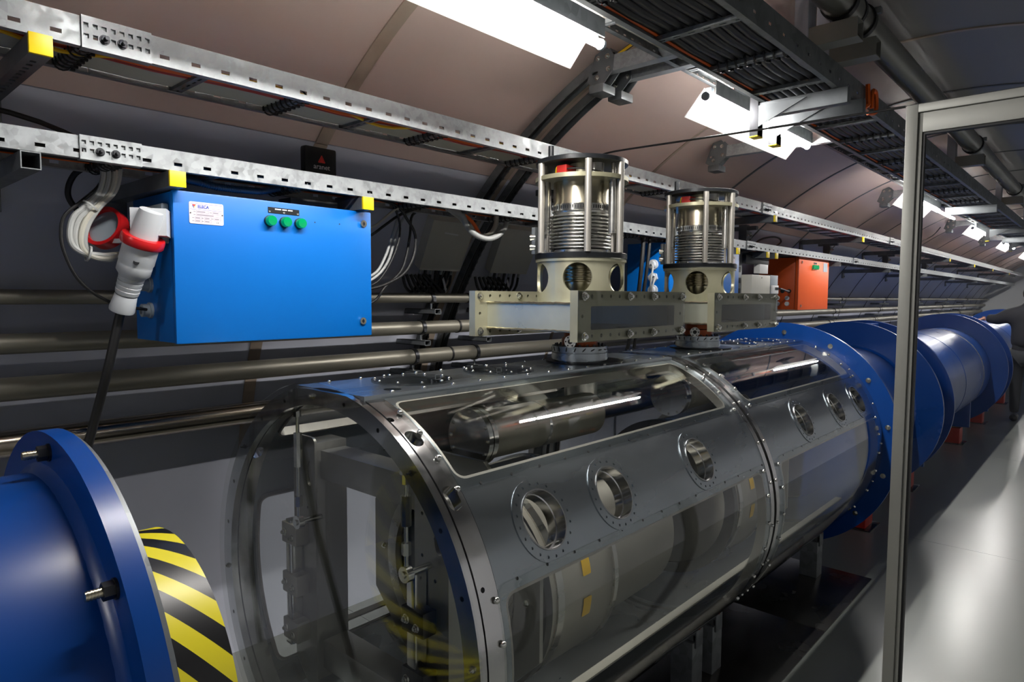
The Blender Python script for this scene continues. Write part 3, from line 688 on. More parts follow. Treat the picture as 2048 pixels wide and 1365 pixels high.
for k, (y0, y1) in enumerate(((1.43, 2.30), (2.68, 3.15))):
    t = thing('helium_vessel', (XC, (y0 + y1) / 2, ZC - .40), ['big matt grey cylinder inside the near half of the tank', 'big matt grey cylinder inside the far half of the tank'][k], 'vessel', 'vessels inside the tank')
    zc = ZC - .09
    MB().lathe((XC, y0, zc), (0, 1, 0), [(.0001, 0), (.30, 0), (.335, .02), (.335, .34), (.30, .40), (.29, y1 - y0 - .05), (.2, y1 - y0), (.0001, y1 - y0)], 64).build('vessel_body', 'vessel', t)
    MB().ring((XC, y0 - .012, zc), (0, 1, 0), .30, .345, .03, 64).build('end_ring', 'darkm', t)
    MB().ring((XC, y0 + .05, zc), (0, 1, 0), .334, .341, .03, 64).build('band', 'steel', t)
    MB().ring((XC, y0 + .34, zc), (0, 1, 0), .30, .343, .02, 64).build('band', 'steel', t)
    for th in (14, -8): MB().sheet(rrect(-.02, .02, -.03, .03, .004), [], lambda u, v, w, th=th: (XC + (.3365 + w) * cos(rad(th) + v / .335), y0 + .2 + u, zc + (.3365 + w) * sin(rad(th) + v / .335)), .0008, [], [-.015, 0, .015]).build('sticker', 'ycable', t)
for k, (y0, y1) in enumerate(((1.40, 2.02), (2.62, 3.02))):
    t = thing('helium_pipe', (XC + .05, y0, 1.09), ['short grey pipe with a flanged end under the near upper window', 'short grey pipe with a flanged end under the far upper window'][k], 'pipe', 'pipes under the upper windows')
    x, z = XC + .05, 1.17
    MB().cyl((x, y0 + .02, z), (x, y1, z), .077, n=40).build('pipe_body', 'vessel', t)
    MB().ring((x, y0, z), (0, 1, 0), .0005, .09, .018, 40).build('end_flange', 'polish', t)
    MB().ring((x, y0 + .022, z), (0, 1, 0), .07, .09, .018, 40).build('end_flange', 'polish', t)
    MB().ring((x, y0 + .30, z), (0, 1, 0), .076, .0785, .012, 40).build('band', 'polish', t)
    for i in range(12):
        a = i * pi / 6; place(hex_bolt, t, (x + .08 * cos(a), y0, z + .08 * sin(a)), 'bolt', rot=(pi / 2, 0, 0)).scale = (.5, .5, .5)
    MB().cyl((XC, y1 + .02 if k == 0 else 2.985, 1.20), (XC, y1 + .02 if k == 0 else 2.985, 1.338), .062, n=32).build('riser', 'steel', t)

# ================================================================ COUPLERS ON TOP OF THE TANK
def coupler(yc, label):
    t = thing('power_coupler', (XC, yc, ZTOP), label, 'coupler', 'couplers on the tank')
    P = lambda r, a, z: (XC + r * cos(rad(a)), yc + r * sin(rad(a)), z)
    up = (0, 0, 1)
    av = math.degrees(atan2(-yc, -XC))      # bearing of the side that faces the walkway
    MB().lathe((XC, yc, 0), up, [(.0001, 1.3636), (.095, 1.3636), (.095, 1.368), (.105, 1.369), (.105, 1.394), (.101, 1.395), (.101, 1.397), (.105, 1.398), (.105, 1.419), (.0001, 1.419)], 48).build('base_flange', 'shell', t)
    for i in range(20):
        place(dark_bolt, t, P(.09, i * 18, 1.419), 'bolt').scale = (.85, .85, .4)
        place(dimple, t, P(.1052, i * 18 + 9, 1.408), 'bolt_gap', rot=dirrot((cos(rad(i * 18 + 9)), sin(rad(i * 18 + 9)), 0))).scale = (.6, 2.4, 1)
        place(dark_bolt, t, P(.088, i * 18, 1.3684), 'bolt', rot=(pi, 0, 0)).scale = (.6, .6, .22)
    MB().lathe((XC, yc, 0), up, [(.0001, 1.419), (.068, 1.419), (.068, 1.448), (.06, 1.452), (.06, 1.487), (.0001, 1.487)], 40).build('neck', 'copper', t)
    d = V((.35, -.94, 0)).normalized(); c = V((XC, yc, 1.440))
    s = MB().cyl(c + d * .05, c + d * .115, .013, n=20).cyl(c + d * .108, c + d * .126, .022, n=24).build('side_port', 'steel', t)
    MB().cyl(c + d * .1262, c + d * .1266, .009, n=16).build('port_opening', 'rubber', s)
    for i in range(6):
        q = d.cross(V((0, 0, 1))); a = i * pi / 3
        place(dimple, t, c + d * .1264 + q * (.0165 * cos(a)) + V((0, 0, 1)) * (.0165 * sin(a)), 'screw_hole', rot=dirrot(d)).scale = (.8, .8, 1)
    # waveguide duct lying across the tank, with a window flange at each end
    yd = .28; z0, z1 = 1.4865, 1.579; xa, xb = XC - .243, XC + .243
    duct = MB()
    duct.box((xa + .02, yc - yd, z0), (xb - .02, yc - yd + .004, z1)).box((xa + .02, yc + yd - .004, z0), (xb - .02, yc + yd, z1))
    duct.box((xa + .02, yc - yd + .0041, z0), (xb - .02, yc + yd - .0041, z0 + .004)).box((xa + .02, yc - yd + .0041, z1 - .004), (xb - .02, yc + yd - .0041, z1))
    duct.build('waveguide_duct', 'goldb', t)
    for z in (z0, z1):
        rnd = random.Random(int(z * 1000)); pts = [(xa + .03 + (xb - xa - .06) * i / 40, yc - yd - .001, z + rnd.uniform(-.001, .001)) for i in range(41)]
        MB().tube(pts, .0042, 6, 1).build('weld_bead', 'can', t)
    zf0, zf1 = 1.457, 1.621; yl = .343
    for x, sg in ((xb, 1), (xa, -1)):
        n = 13; hs = [rrect(yc - .272, yc + .272, z0 + .008, z1 - .008, .006)]
        for i in range(n):
            yy = yc - yl + .025 + (2 * yl - .05) * i / (n - 1)
            for z in (zf0 + .018, zf1 - .018): hs.append(circ(yy, z, .0062, 10))
        for z in (1.539,):
            for yy in (yc - yl + .025, yc + yl - .025): hs.append(circ(yy, z, .0062, 10))
        fl = MB().sheet(rect(yc - yl, yc + yl, zf0, zf1), hs, lambda u, v, w, x=x, sg=sg: (x - sg * .03 + sg * w, u, v), .03)
        fl.build('window_flange', 'gold', t)
        if sg > 0:
            o = MB().cbox((x + .0012, yc - yl, zf0), (x + .0075, yc + yl, zf1), .001).build('cover_plate', 'acryl', t); o['label'] = 'smoky clear cover plate'
        for i in ((0, 5, 8, 12) if sg > 0 else (0, 4, 8, 12)):
            yy = yc - yl + .025 + (2 * yl - .05) * i / (n - 1)
            for z in (zf0 + .018, zf1 - .018):
                if sg > 0: place(hex_bolt, t, (x + .0075, yy, z), 'bolt', rot=(0, pi / 2, 0))
                else: place(hex_bolt, t, (x + .03, yy, z), 'bolt', rot=(0, pi / 2, 0))
    # drum with round openings
    rd = .162; hs = [circ(rd * rad(av - 4 + 60 * k), 1.669, .053, 28) for k in range(6)]
    lo = rd * rad(av - 34)
    mp = lambda u, v, w: (XC + (rd - .011 + w) * cos(u / rd), yc + (rd - .011 + w) * sin(u / rd), v)
    MB().sheet(rect(lo, lo + 2 * pi * rd, 1.579, 1.728), hs, mp, .011, [lo + 2 * pi * rd * k / 60 for k in range(1, 60)]).build('perforated_drum', 'gold', t)
    MB().ring((XC, yc, 1.728), up, .14, .168, .009, 60).build('drum_lip', 'gold', t)
    MB().lathe((XC, yc, 0), up, [(.0001, 1.578), (.045, 1.578), (.045, 1.60), (.058, 1.645), (.058, 1.655)] + [q for k in range(5) for q in ((.062, 1.656 + k * .013), (.072, 1.659 + k * .013), (.072, 1.662 + k * .013), (.062, 1.666 + k * .013))] + [(.06, 1.735)], 40).build('inner_bellows', 'can', t)
    MB().lathe((XC, yc, 0), up, [(.0001, 1.737), (.168, 1.737), (.171, 1.740), (.171, 1.757), (.168, 1.7595), (.0001, 1.7595)], 64).build('lower_disc', 'black', t)
    prof = [(.0001, 1.7596), (.108, 1.7596), (.108, 1.772)]
    for k in range(10):
        z = 1.774 + k * .0128; prof += [(.099, z), (.113, z + .0018), (.1175, z + .0042), (.1175, z + .0058), (.113, z + .0082), (.099, z + .0112)]
    prof += [(.104, 1.905), (.104, 1.912)]
    MB().lathe((XC, yc, 0), up, prof, 56).build('bellows', 'steel', t, sharp=70)
    MB().lathe((XC, yc, 0), up, [(.106, 1.911), (.1095, 1.912), (.1095, 1.936), (.106, 1.937)], 56).build('clamp_band', 'chrome', t)
    mb = MB()
    for k in range(72): 
        a = 5 * k; q = V(P(.1098, a, 1.924)); e = V((-sin(rad(a)), cos(rad(a)), 0))
        mb.obox(q - V((0, 0, .006)), q + V((0, 0, .006)), .003, .0012, up=(cos(rad(a)), sin(rad(a)), 0))
    mb.build('band_slots', 'darkm', t)
    q = V(P(.114, 20, 1.924)); MB().cbox(q - V((.008, .012, .008)), q + V((.008, .012, .01)), .002).build('clamp_screw', 'chrome', t)
    MB().lathe((XC, yc, 0), up, [(.104, 1.912), (.106, 1.94), (.104, 1.945), (.1035, 2.019)], 56).build('can', 'can', t)
    MB().ring((XC, yc, 2.019), up, .09, .1715, .015, 60).build('middle_ring', 'goldr', t)
    for a in (av - 61, av + 8, av + 57, av + 122, av - 128):
        MB().cyl(P(.1645, a, 1.7595), P(.1645, a, 2.079), .0122, n=20).build('rod', 'rod', t)
    for a in (av - 76, av + 57, av + 168):
        r = MB().cyl(P(.135, a, 1.829), P(.135, a, 2.019), .0168, n=24).build('spring_sleeve', 'steel', t)
        MB().cyl(P(.135, a, 1.7595), P(.135, a, 1.829), .0058, n=12).build('guide_rod', 'rod', r); MB().cyl(P(.135, a, 2.034), P(.135, a, 2.079), .009, n=12).build('guide_rod', 'rod', r)
    for a in (av - 20, av + 38, av - 55): place(hex_bolt, t, P(.155, a, 1.7595), 'bolt').scale = (.55, .55, .6)
    MB().lathe((XC, yc, 0), up, [(.0001, 2.0787), (.167, 2.0787), (.170, 2.081), (.170, 2.0945), (.167, 2.0966), (.0001, 2.0966)], 64).build('top_disc', 'black', t)
    MB().cyl(P(.05, av + 8, 2.034), P(.05, av + 8, 2.0785), .05, n=32).build('actuator', 'gold', t)
    MB().cyl(P(.09, av + 35, 2.034), P(.09, av + 35, 2.0785), .028, n=24).build('actuator', 'steel', t)
    q = V(P(.115, av - 28, 2.036)); MB().cbox(q + V((-.022, -.03, 0)), q + V((.022, .03, .03)), .004).build('coil', 'rcable', t)
    MB().tube([P(.13, av - 45, 2.04), P(.14, av - 38, 2.062), P(.12, av - 34, 2.05), P(.1, av - 20, 2.06)], .003, 6).build('wire', 'ycable', t)
    MB().tube([P(.10, av - 40, 2.045), P(.145, av - 20, 2.05), P(.148, av + 5, 2.047), P(.13, av + 40, 2.04)], .0028, 6).build('wire', 'rubber', t)
    MB().cyl(P(.125, av - 62, 2.0966), P(.125, av - 62, 2.145), .0115, n=16).build('stub', 'black', t)
    MB().tube([P(.12, av + 175, 2.097), P(.12, av + 178, 2.118), P(.1, av + 200, 2.112), P(.11, av + 215, 2.097)], .003, 6).build('wire', 'ycable', t)
    e = V((cos(rad(av - 90)), sin(rad(av - 90)), 0)); q = V((XC, yc, 0)) + e * .168
    b = MB().cbox(V((q.x - .012, q.y - .012, 1.76)), V((q.x + .004, q.y + .012, 1.86)), .002).build('connector_plate', 'galvd', t)
    for z in (1.785, 1.822): MB().cyl(V((q.x, q.y, z)) + e * .002, V((q.x, q.y, z)) + e * .022, .0125, n=18).build('connector', 'chrome', b)
    return t
coupler(2.03, 'nearer steel bellows coupler with black discs and pale gold window flanges, left of the pair')
coupler(2.985, 'farther steel bellows coupler with black discs, right of the pair')

# ================================================================ BLUE MAGNETS
def fillet(t, y, r, sg, mat='blues'):
    MB().lathe((XC, y, ZC), (0, 1, 0), [(r, sg * .016), (r + .006, sg * .006), (r + .018, 0), (r, 0)], 64, True).build('weld_bead', mat, t)
t = thing('blue_magnet', (XC, -.6, ZC - .55), 'dark blue flanged cylinder cut off by the lower left corner', 'magnet')
MB().cyl((XC, -1.6, ZC), (XC, .335, ZC), .465, n=80).build('body', 'blues', t)
MB().ring((XC, .335, ZC), (0, 1, 0), .30, .545, .036, 96).build('flange', 'blues', t)
MB().ring((XC, .372, ZC), (0, 1, 0), .30, .535, .010, 96).build('backing_ring', 'galvd', t)
fillet(t, .335, .465, -1)
for a in (88, 44, 0, 132, 176, -44):
    x, z = XC + .512 * cos(rad(a)), ZC + .512 * sin(rad(a))
    b = MB().cyl((x, .335, z), (x, .331, z), .017, n=20).cyl((x, .331, z), (x, .315, z), .0145, n=6).build('nut', 'darkm', t)
    c = MB().cyl((x, .316, z), (x, .292, z), .0075, n=14)
    for k in range(5): c.ring((x, .313 - k * .0045, z), (0, 1, 0), .007, .0085, .002, 14)
    c.build('stud', 'can', b)
for x in (-1.75, -1.24): MB().cbox((x - .07, -.6, 0), (x + .07, -.4, .40), .004).build('foot', 'redp', t)
ZD = ZC - .022
t = thing('striped_drum', (XC, .38, ZD), 'yellow and black striped drum between the blue flange and the tank', 'drum')
MB().ring((XC, .3825, ZD), (0, 1, 0), .317, .321, .170, 96).build('striped_guard', 'stripe', t)
MB().cyl((XC, .384, ZD), (XC, .40, ZD), .3165, n=64).build('inner_cap', 'blues', t)

t = thing('blue_magnet', (XC, 4.7, ZC - .65), 'blue flanged cylinder joined to the far end of the tank', 'magnet')
MB().ring((XC, 4.056, ZC), (0, 1, 0), .40, .662, .024, 96).build('flange', 'blues', t)
for a in (62, 36, 10, -16, -42, 88):
    x, z = XC + .605 * cos(rad(a)), ZC + .605 * sin(rad(a)); place(hex_bolt, t, (x, 4.056, z), 'bolt', rot=(pi / 2, 0, 0))
MB().cyl((XC, 4.08, ZC), (XC, 5.42, ZC), .45, n=80).build('body', 'blues', t)
MB().ring((XC, 5.42, ZC), (0, 1, 0), .40, .635, .03, 96).build('end_ring', 'blues', t)
fillet(t, 4.08, .45, 1); fillet(t, 5.42, .45, -1)
def magnet(y0, y1, r, lab, ring=.635):
    t = thing('blue_magnet', (XC, (y0 + y1) / 2, ZC - ring), lab, 'magnet')
    MB().cyl((XC, y0 + .035, ZC), (XC, y1 - .35, ZC), r, n=80).build('body', 'blues', t)
    MB().cyl((XC, y1 - .35, ZC), (XC, y1, ZC), r + .03, n=80).build('sleeve', 'blues', t)
    MB().ring((XC, y0, ZC), (0, 1, 0), .40, ring, .035, 96).build('end_ring', 'blues', t)
    MB().ring((XC, y1 - .38, ZC), (0, 1, 0), .40, ring, .035, 96).build('end_ring', 'blues', t)
    MB().ring((XC, y0 + (y1 - y0) * .45, ZC), (0, 1, 0), r, r + .003, .012, 80).build('seam_band', 'blues', t)
    MB().ring((XC, y1 - .9, ZC), (0, 1, 0), r, r + .003, .012, 80).build('seam_band', 'can', t)
    MB().cbox((XC + .02, y0 - .2, ZC + ring - .09), (XC + .11, y0 - .002, ZC + ring - .02), .006).build('lug', 'blues', t)
    for yy in (y0 + .55, y1 - .8):
        MB().cbox((XC - .42, yy - .02, .20), (XC + .36, yy + .02, ZC - .15), .004).build('saddle_plate', 'blues', t)
        MB().cbox((XC - .35, yy - .015, .195), (XC + .30, yy + .3, .225), .004).build('saddle_base', 'blues', t)
    fillet(t, y0 + .035, r, 1); return t
magnet(5.83, 9.5, .475, 'long blue magnet cylinder just beyond the glass door post')
magnet(9.55, 14.5, .475, 'blue magnet cylinder beside the standing person')
magnet(14.6, 20.5, .475, 'farthest blue magnet cylinder down the tunnel')
MB_ = MB().cyl((XC, 5.452, ZC), (XC, 5.828, ZC), .50, n=80)
tag(MB_.build('coupling_sleeve', 'blues'), 'short dark blue sleeve between two blue magnet rings', 'sleeve')
for k, (x, y, lab) in enumerate(((-1.30, 5.05, 'red block under the blue cylinder left of the door post'), (-1.30, 6.35, 'red block just right of the door post'), (-1.30, 8.75, 'red block under the long blue magnet seen through the door'), (-1.30, 10.4, 'red block beside the standing person'), (-1.30, 12.6, 'farthest red block under the blue magnets'), (-1.72, 6.35, 'red block on the wall side, nearer one'), (-1.72, 8.75, 'red block on the wall side, farther one'))):
    h = .30 if y < 5.5 else .195
    t = thing('red_block', (x, y, 0), lab, 'support', 'red blocks under the blue magnets')
    MB().cbox((x - .08, y - .06, .008), (x + .08, y + .13, h - .02), .005).build('block', 'redp', t)
    MB().cbox((x - .10, y - .09, 0), (x + .12, y + .17, .008), .002).build('foot_plate', 'plate', t)
    MB().cyl((x, y + .03, h - .02), (x, y + .03, h), .02, n=16).build('jack_screw', 'can', t)

# ================================================================ FLOOR PLATES
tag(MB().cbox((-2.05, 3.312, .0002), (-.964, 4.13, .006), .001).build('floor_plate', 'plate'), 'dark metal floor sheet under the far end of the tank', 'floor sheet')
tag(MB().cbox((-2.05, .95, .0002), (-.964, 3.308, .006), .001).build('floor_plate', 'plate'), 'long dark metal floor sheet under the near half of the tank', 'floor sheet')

# ================================================================ CABINETS AND WHAT HANGS AT THE LEFT WALL
def cabinet(name, label, xf, depth, y0, y1, z0, z1, mat, cat='cabinet', door_t=.018):
    t = thing(name, (xf - depth / 2, (y0 + y1) / 2, z0), label, cat)
    MB().cbox((xf - depth, y0 + .002, z0 + .002), (xf - door_t - .003, y1 - .002, z1 - .002), .004).build('body', mat, t)
    d = MB().cbox((xf - door_t, y0, z0), (xf, y1, z1), .005).build('door', mat, t)
    MB().box((xf - door_t - .0035, y0 + .006, z0 + .006), (xf - door_t + .001, y1 - .006, z1 - .006)).build('door_seal', 'rubber', t)
    return t, d
def lock(d, x, y, z, r=.0125):
    l = MB().cyl((x - .001, y, z), (x + .006, y, z), r, n=24).build('lock', 'chrome', d)
    MB().box((x + .006, y - .0015, z - .007), (x + .0066, y + .0015, z + .007)).cyl((x + .006, y, z), (x + .0064, y, z), .005, n=14).build('keyway', 'darkm', l)
cab, door = cabinet('blue_cabinet', 'big bright blue cabinet hanging under the lower tray with three green lamps', -2.0, .318, .772, 1.452, 1.458, 1.899, 'blue')
lock(door, -2.0, 1.417, 1.856); lock(door, -2.0, 1.411, 1.511)
lb = MB().sheet(rrect(.816, .916, 1.808, 1.871, .005), [], lambda u, v, w: (-2.0 + .0002 + w, u, v), .0016).build('name_plate', 'label', door)
def bar(u0, u1, v0, v1, mat, par, name, x=-1.9981, t=.0003):
    return MB().box((x, u0, v0), (x + t, u1, v1)).build(name, mat, par)
bar(.818, .914, 1.8655, 1.8662, 'text_b', lb, 'printed_line'); bar(.818, .914, 1.8490, 1.8497, 'text_b', lb, 'printed_line')
MB().add([(-1.9978, .824, 1.8630), (-1.9978, .836, 1.8630), (-1.9978, .8300, 1.8570)], [(0, 1, 2)]).build('logo_red', 'text_r', lb)
MB().add([(-1.9978, .8235, 1.8622), (-1.9978, .8293, 1.8568), (-1.9978, .8296, 1.8515)], [(0, 1, 2)]).build('logo_blue', 'text_b', lb)
MB().add([(-1.9978, .8362, 1.8622), (-1.9978, .8303, 1.8568), (-1.9978, .8300, 1.8515)], [(0, 1, 2)]).build('logo_yellow', 'ycable', lb)
text('ELECA', (-1.998, .8565, 1.8575), .0125, 'text_b', lb, bold=.0003, sx=.9)
bar(.882, .908, 1.8545, 1.8552, 'text_g', lb, 'small_print')
def frame_box(u0, u1, v0, v1, par):
    e = .0006
    MB().box((-1.9981, u0, v0), (-1.9979, u1, v0 + e)).box((-1.9981, u0, v1 - e), (-1.9979, u1, v1)).box((-1.9981, u0, v0 + e), (-1.9979, u0 + e, v1 - e)).box((-1.9981, u1 - e, v0 + e), (-1.9979, u1, v1 - e)).box((-1.9981, u0 + .002, v0 + .0022), (-1.9979, u0 + (u1 - u0) * .7, v1 - .0022)).build('entry_box', 'text_g', par)
for u0, u1, v0, v1 in ((.836, .873, 1.8395, 1.8462), (.883, .908, 1.8395, 1.8462), (.836, .908, 1.8305, 1.8372), (.832, .853, 1.8215, 1.8282), (.859, .880, 1.8215, 1.8282), (.888, .908, 1.8215, 1.8282), (.832, .853, 1.8125, 1.8192), (.859, .880, 1.8125, 1.8192)):
    frame_box(u0, u1, v0, v1, lb); bar(u0 - .008, u0 - .002, (v0 + v1) / 2 - .0008, (v0 + v1) / 2 + .0008, 'text_g', lb, 'small_print')
bar(.892, .904, 1.811, 1.8185, 'text_w', lb, 'mark_field'); text('CE', (-1.9976, .898, 1.8148), .0075, 'text_g', lb, bold=.0001)
for u in (.8195, .9120): MB().cyl((-1.9984, u, 1.838), (-1.9972, u, 1.838), .0022, n=10).build('rivet', 'chrome', lb)
pl = MB().box((-2.0, 1.059, 1.861), (-1.9985, 1.167, 1.8795)).build('plaque', 'black', door)
for u0, u1 in ((1.082, 1.103), (1.107, 1.123), (1.127, 1.143)): bar(u0, u1, 1.8725, 1.876, 'text_w', pl, 'small_print', x=-1.9985)
for u, s in ((1.0645, 'L1'), (1.113, 'L2'), (1.1615, 'L3')): text(s, (-1.9982, u, 1.8655), .006, 'text_w', pl)
for y in (1.062, 1.1135, 1.166):
    b = MB().cyl((-2.0, y, 1.8355), (-1.991, y, 1.8355), .0172, n=28).build('lamp_bezel', 'darkm', door)
    MB().lathe((-1.991, y, 1.8355), (1, 0, 0), [(.0162, 0), (.0162, .012), (.0145, .016), (.0001, .0175)], 28).build('lamp_lens', 'green', b)
for y, z in ((1.225, 1.845), (1.32, 1.847)): MB().cyl((-2.0005, y, z), (-1.9997, y, z), .0025, n=8).build('pin_hole', 'rubber', door)
for z in (1.631, 1.553):
    g = MB().lathe((-2.19, .774, z), (0, -1, 0), [(.024, 0), (.024, .008), (.020, .009), (.020, .028), (.015, .03), (.012, .03), (.012, .01), (.0001, .01)], 20).build('cable_gland', 'greyd', cab)
# socket on the side of the cabinet and the plug in it
so = thing('power_socket', (-2.10, .74, 1.745), 'grey power inlet with an open red-rimmed lid on the cabinet side', 'socket')
MB().cbox((-2.225, .752, 1.748), (-2.03, .772, 1.862), .005).build('base', 'greyd', so)
A, Bq = V((-1.985, .705, 1.815)), V((-2.10, .662, 1.552)); ax = (Bq - A).normalized()
at = lambda s: A + (Bq - A) * s
sb = MB(); sb.lathe(at(-.06), ax, [(.0001, 0), (.030, 0), (.034, .03), (.038, .10)], 28); sb.build('barrel', 'grey', so)
MB().obox(V((-2.10, .765, 1.80)), at(.05), .09, .075).build('housing', 'grey', so)
lc = V((-2.178, .655, 1.792)); ln = V((.52, -.77, .34)).normalized()
MB().ring(lc - ln * .016, ln, .050, .060, .034, 36).build('lid_rim', 'red', so)
MB().cyl(lc - ln * .006, lc + ln * .004, .0502, n=32).build('lid', 'greyd', so)
MB().obox(lc - ln * .01 + V((.03, 0, -.035)), at(.24), .02, .012).build('hinge', 'grey', so)
pg = thing('power_plug', Bq, 'grey power plug with a red collar and a thick black cable', 'plug')
MB().lathe(at(.22), ax, [(.034, -.006), (.054, -.006), (.056, 0), (.056, .016), (.053, .02), (.034, .02)], 36, True).build('collar', 'red', pg)
MB().lathe(at(.28), ax, [(.046, 0), (.046, .052), (.044, .058), (.0445, .062), (.044, .085), (.032, .10), (.0001, .10)], 32).build('body', 'grey', pg)
prof = [(.030, 0)]
for k in range(4): prof += [(.034 - .0008 * k, .001 + k * .0135), (.0325 - .0008 * k, .0115 + k * .0135), (.029, .0118 + k * .0135)]
MB().lathe(at(.62), ax, prof + [(.027, .056)], 32).build('ribbed_sleeve', 'grey', pg)
MB().lathe(at(.815), ax, [(.028, 0), (.029, .002), (.034, .044), (.033, .05), (.0001, .05)], 18).build('gland_nut', 'grey', pg)
q = at(.48); v = V((.95, -.3, 0)).normalized(); MB().cyl(q + v * .043, q + v * .049, .0075, n=16).build('screw_boss', 'darkm', pg)
hk = at(.66); MB().tube([hk + V((-.03, 0, .0)), hk + V((-.05, -.005, -.004)), hk + V((-.056, -.006, -.02))], .006, 8).build('latch', 'grey', pg)
tag(MB().tube([at(.98), at(1.1), (-2.128, .632, 1.39), (-2.165, .612, 1.27), (-2.19, .585, 1.14), (-2.2, .55, .99), (-2.19, .50, .7), (-2.1, .44, .3), (-2.0, .42, .02)], .0125, 12, 6).build('power_cable', 'rubber'), 'thick black cable hanging from the grey plug down behind the blue flange', 'cable')
bundle = [(-2.120, 0.643, 1.974), (-2.120, 0.648, 1.936), (-2.120, 0.635, 1.886), (-2.120, 0.599, 1.841), (-2.120, 0.571, 1.805), (-2.120, 0.560, 1.763), (-2.120, 0.565, 1.729), (-2.120, 0.589, 1.710), (-2.120, 0.625, 1.705), (-2.13, 0.68, 1.708), (-2.16, .76, 1.70)]
for i, (dy, dz, dx) in enumerate(((0, 0, 0), (.016, .002, .004), (-.015, 0, .002), (.006, .008, -.014), (.028, .006, .002))):
    pts = [(x + dx, y + dy * (1 - .35 * k / 10), z + dz - (.4 * dy if 3 < k < 9 else 0)) for k, (x, y, z) in enumerate(bundle)]
    tag(MB().tube(pts, .0075, 8, 5).build('cable', 'wcable' if i % 2 == 0 else 'gcable'), '%s light grey cable of the tied loop beside the grey plug' % ORD[i], 'cable', 'grey cables beside the plug')
mb = MB(); c = V((-2.118, .597, 1.842)); mb.ring(c - V((0, .0, .0)), V((0, .6, .75)), .020, .0225, .005, 16)
tag(mb.build('cable_tie', 'wcable'), 'pale tie round the looping grey cables, upper one', 'cable tie')
tag(MB().ring((-2.118, .588, 1.714), V((0, 1, -.25)), .020, .0225, .005, 16).build('cable_tie', 'wcable'), 'pale tie round the looping grey cables, lower one', 'cable tie')
tag(MB().tube([(-2.18, .63, 1.975), (-2.20, 0.606, 1.958), (-2.22, 0.590, 1.940), (-2.24, 0.580, 1.906), (-2.25, 0.585, 1.872), (-2.25, 0.615, 1.832), (-2.25, 0.646, 1.816), (-2.25, 0.71, 1.806), (-2.25, .768, 1.80)], .0085, 8, 5).build('cable', 'rubber'), 'thick black cable curving from the lower tray behind the red lid', 'cable')
tag(MB().tube([(-2.12, .635, 1.97), (-2.120, 0.633, 1.934), (-2.120, 0.619, 1.898), (-2.120, 0.575, 1.852), (-2.120, 0.539, 1.815), (-2.120, 0.528, 1.774), (-2.120, 0.532, 1.721), (-2.120, 0.557, 1.654), (-2.120, 0.597, 1.607), (-2.130, 0.66, 1.572), (-2.16, .75, 1.556)], .0045, 8, 5).build('cable', 'rubber'), 'thin black cable drooping left of the grey plug', 'cable')
cd = MB(); pts = [(-2.08, .79, 1.95), (-2.050, 0.835, 1.940), (-2.050, 0.872, 1.936), (-2.050, 0.916, 1.930), (-2.050, 0.978, 1.929), (-2.050, 1.060, 1.933), (-2.08, 1.14, 1.955)]
cd.tube(pts, .010, 10, 5)
for k in range(46):
    y = .80 + k * .0071; j = max(i for i in range(len(pts)) if pts[i][1] <= y + 1e-6); a, b = V(pts[j]), V(pts[min(j + 1, len(pts) - 1)]); f = (y - a.y) / max(1e-6, (b.y - a.y)); p = a + (b - a) * min(1, f)
    cd.ring(p, (0, 1, 0), .0085, .0115, .003, 10)
tag(cd.build('conduit', 'bcable'), 'dark blue ribbed conduit lying on top of the blue cabinet', 'conduit')
tag(MB().cbox((-2.12, 1.16, 1.901), (-2.04, 1.34, 1.925), .003).build('junction_box', 'rubber'), 'flat black box squeezed between the blue cabinet and the tray', 'box')
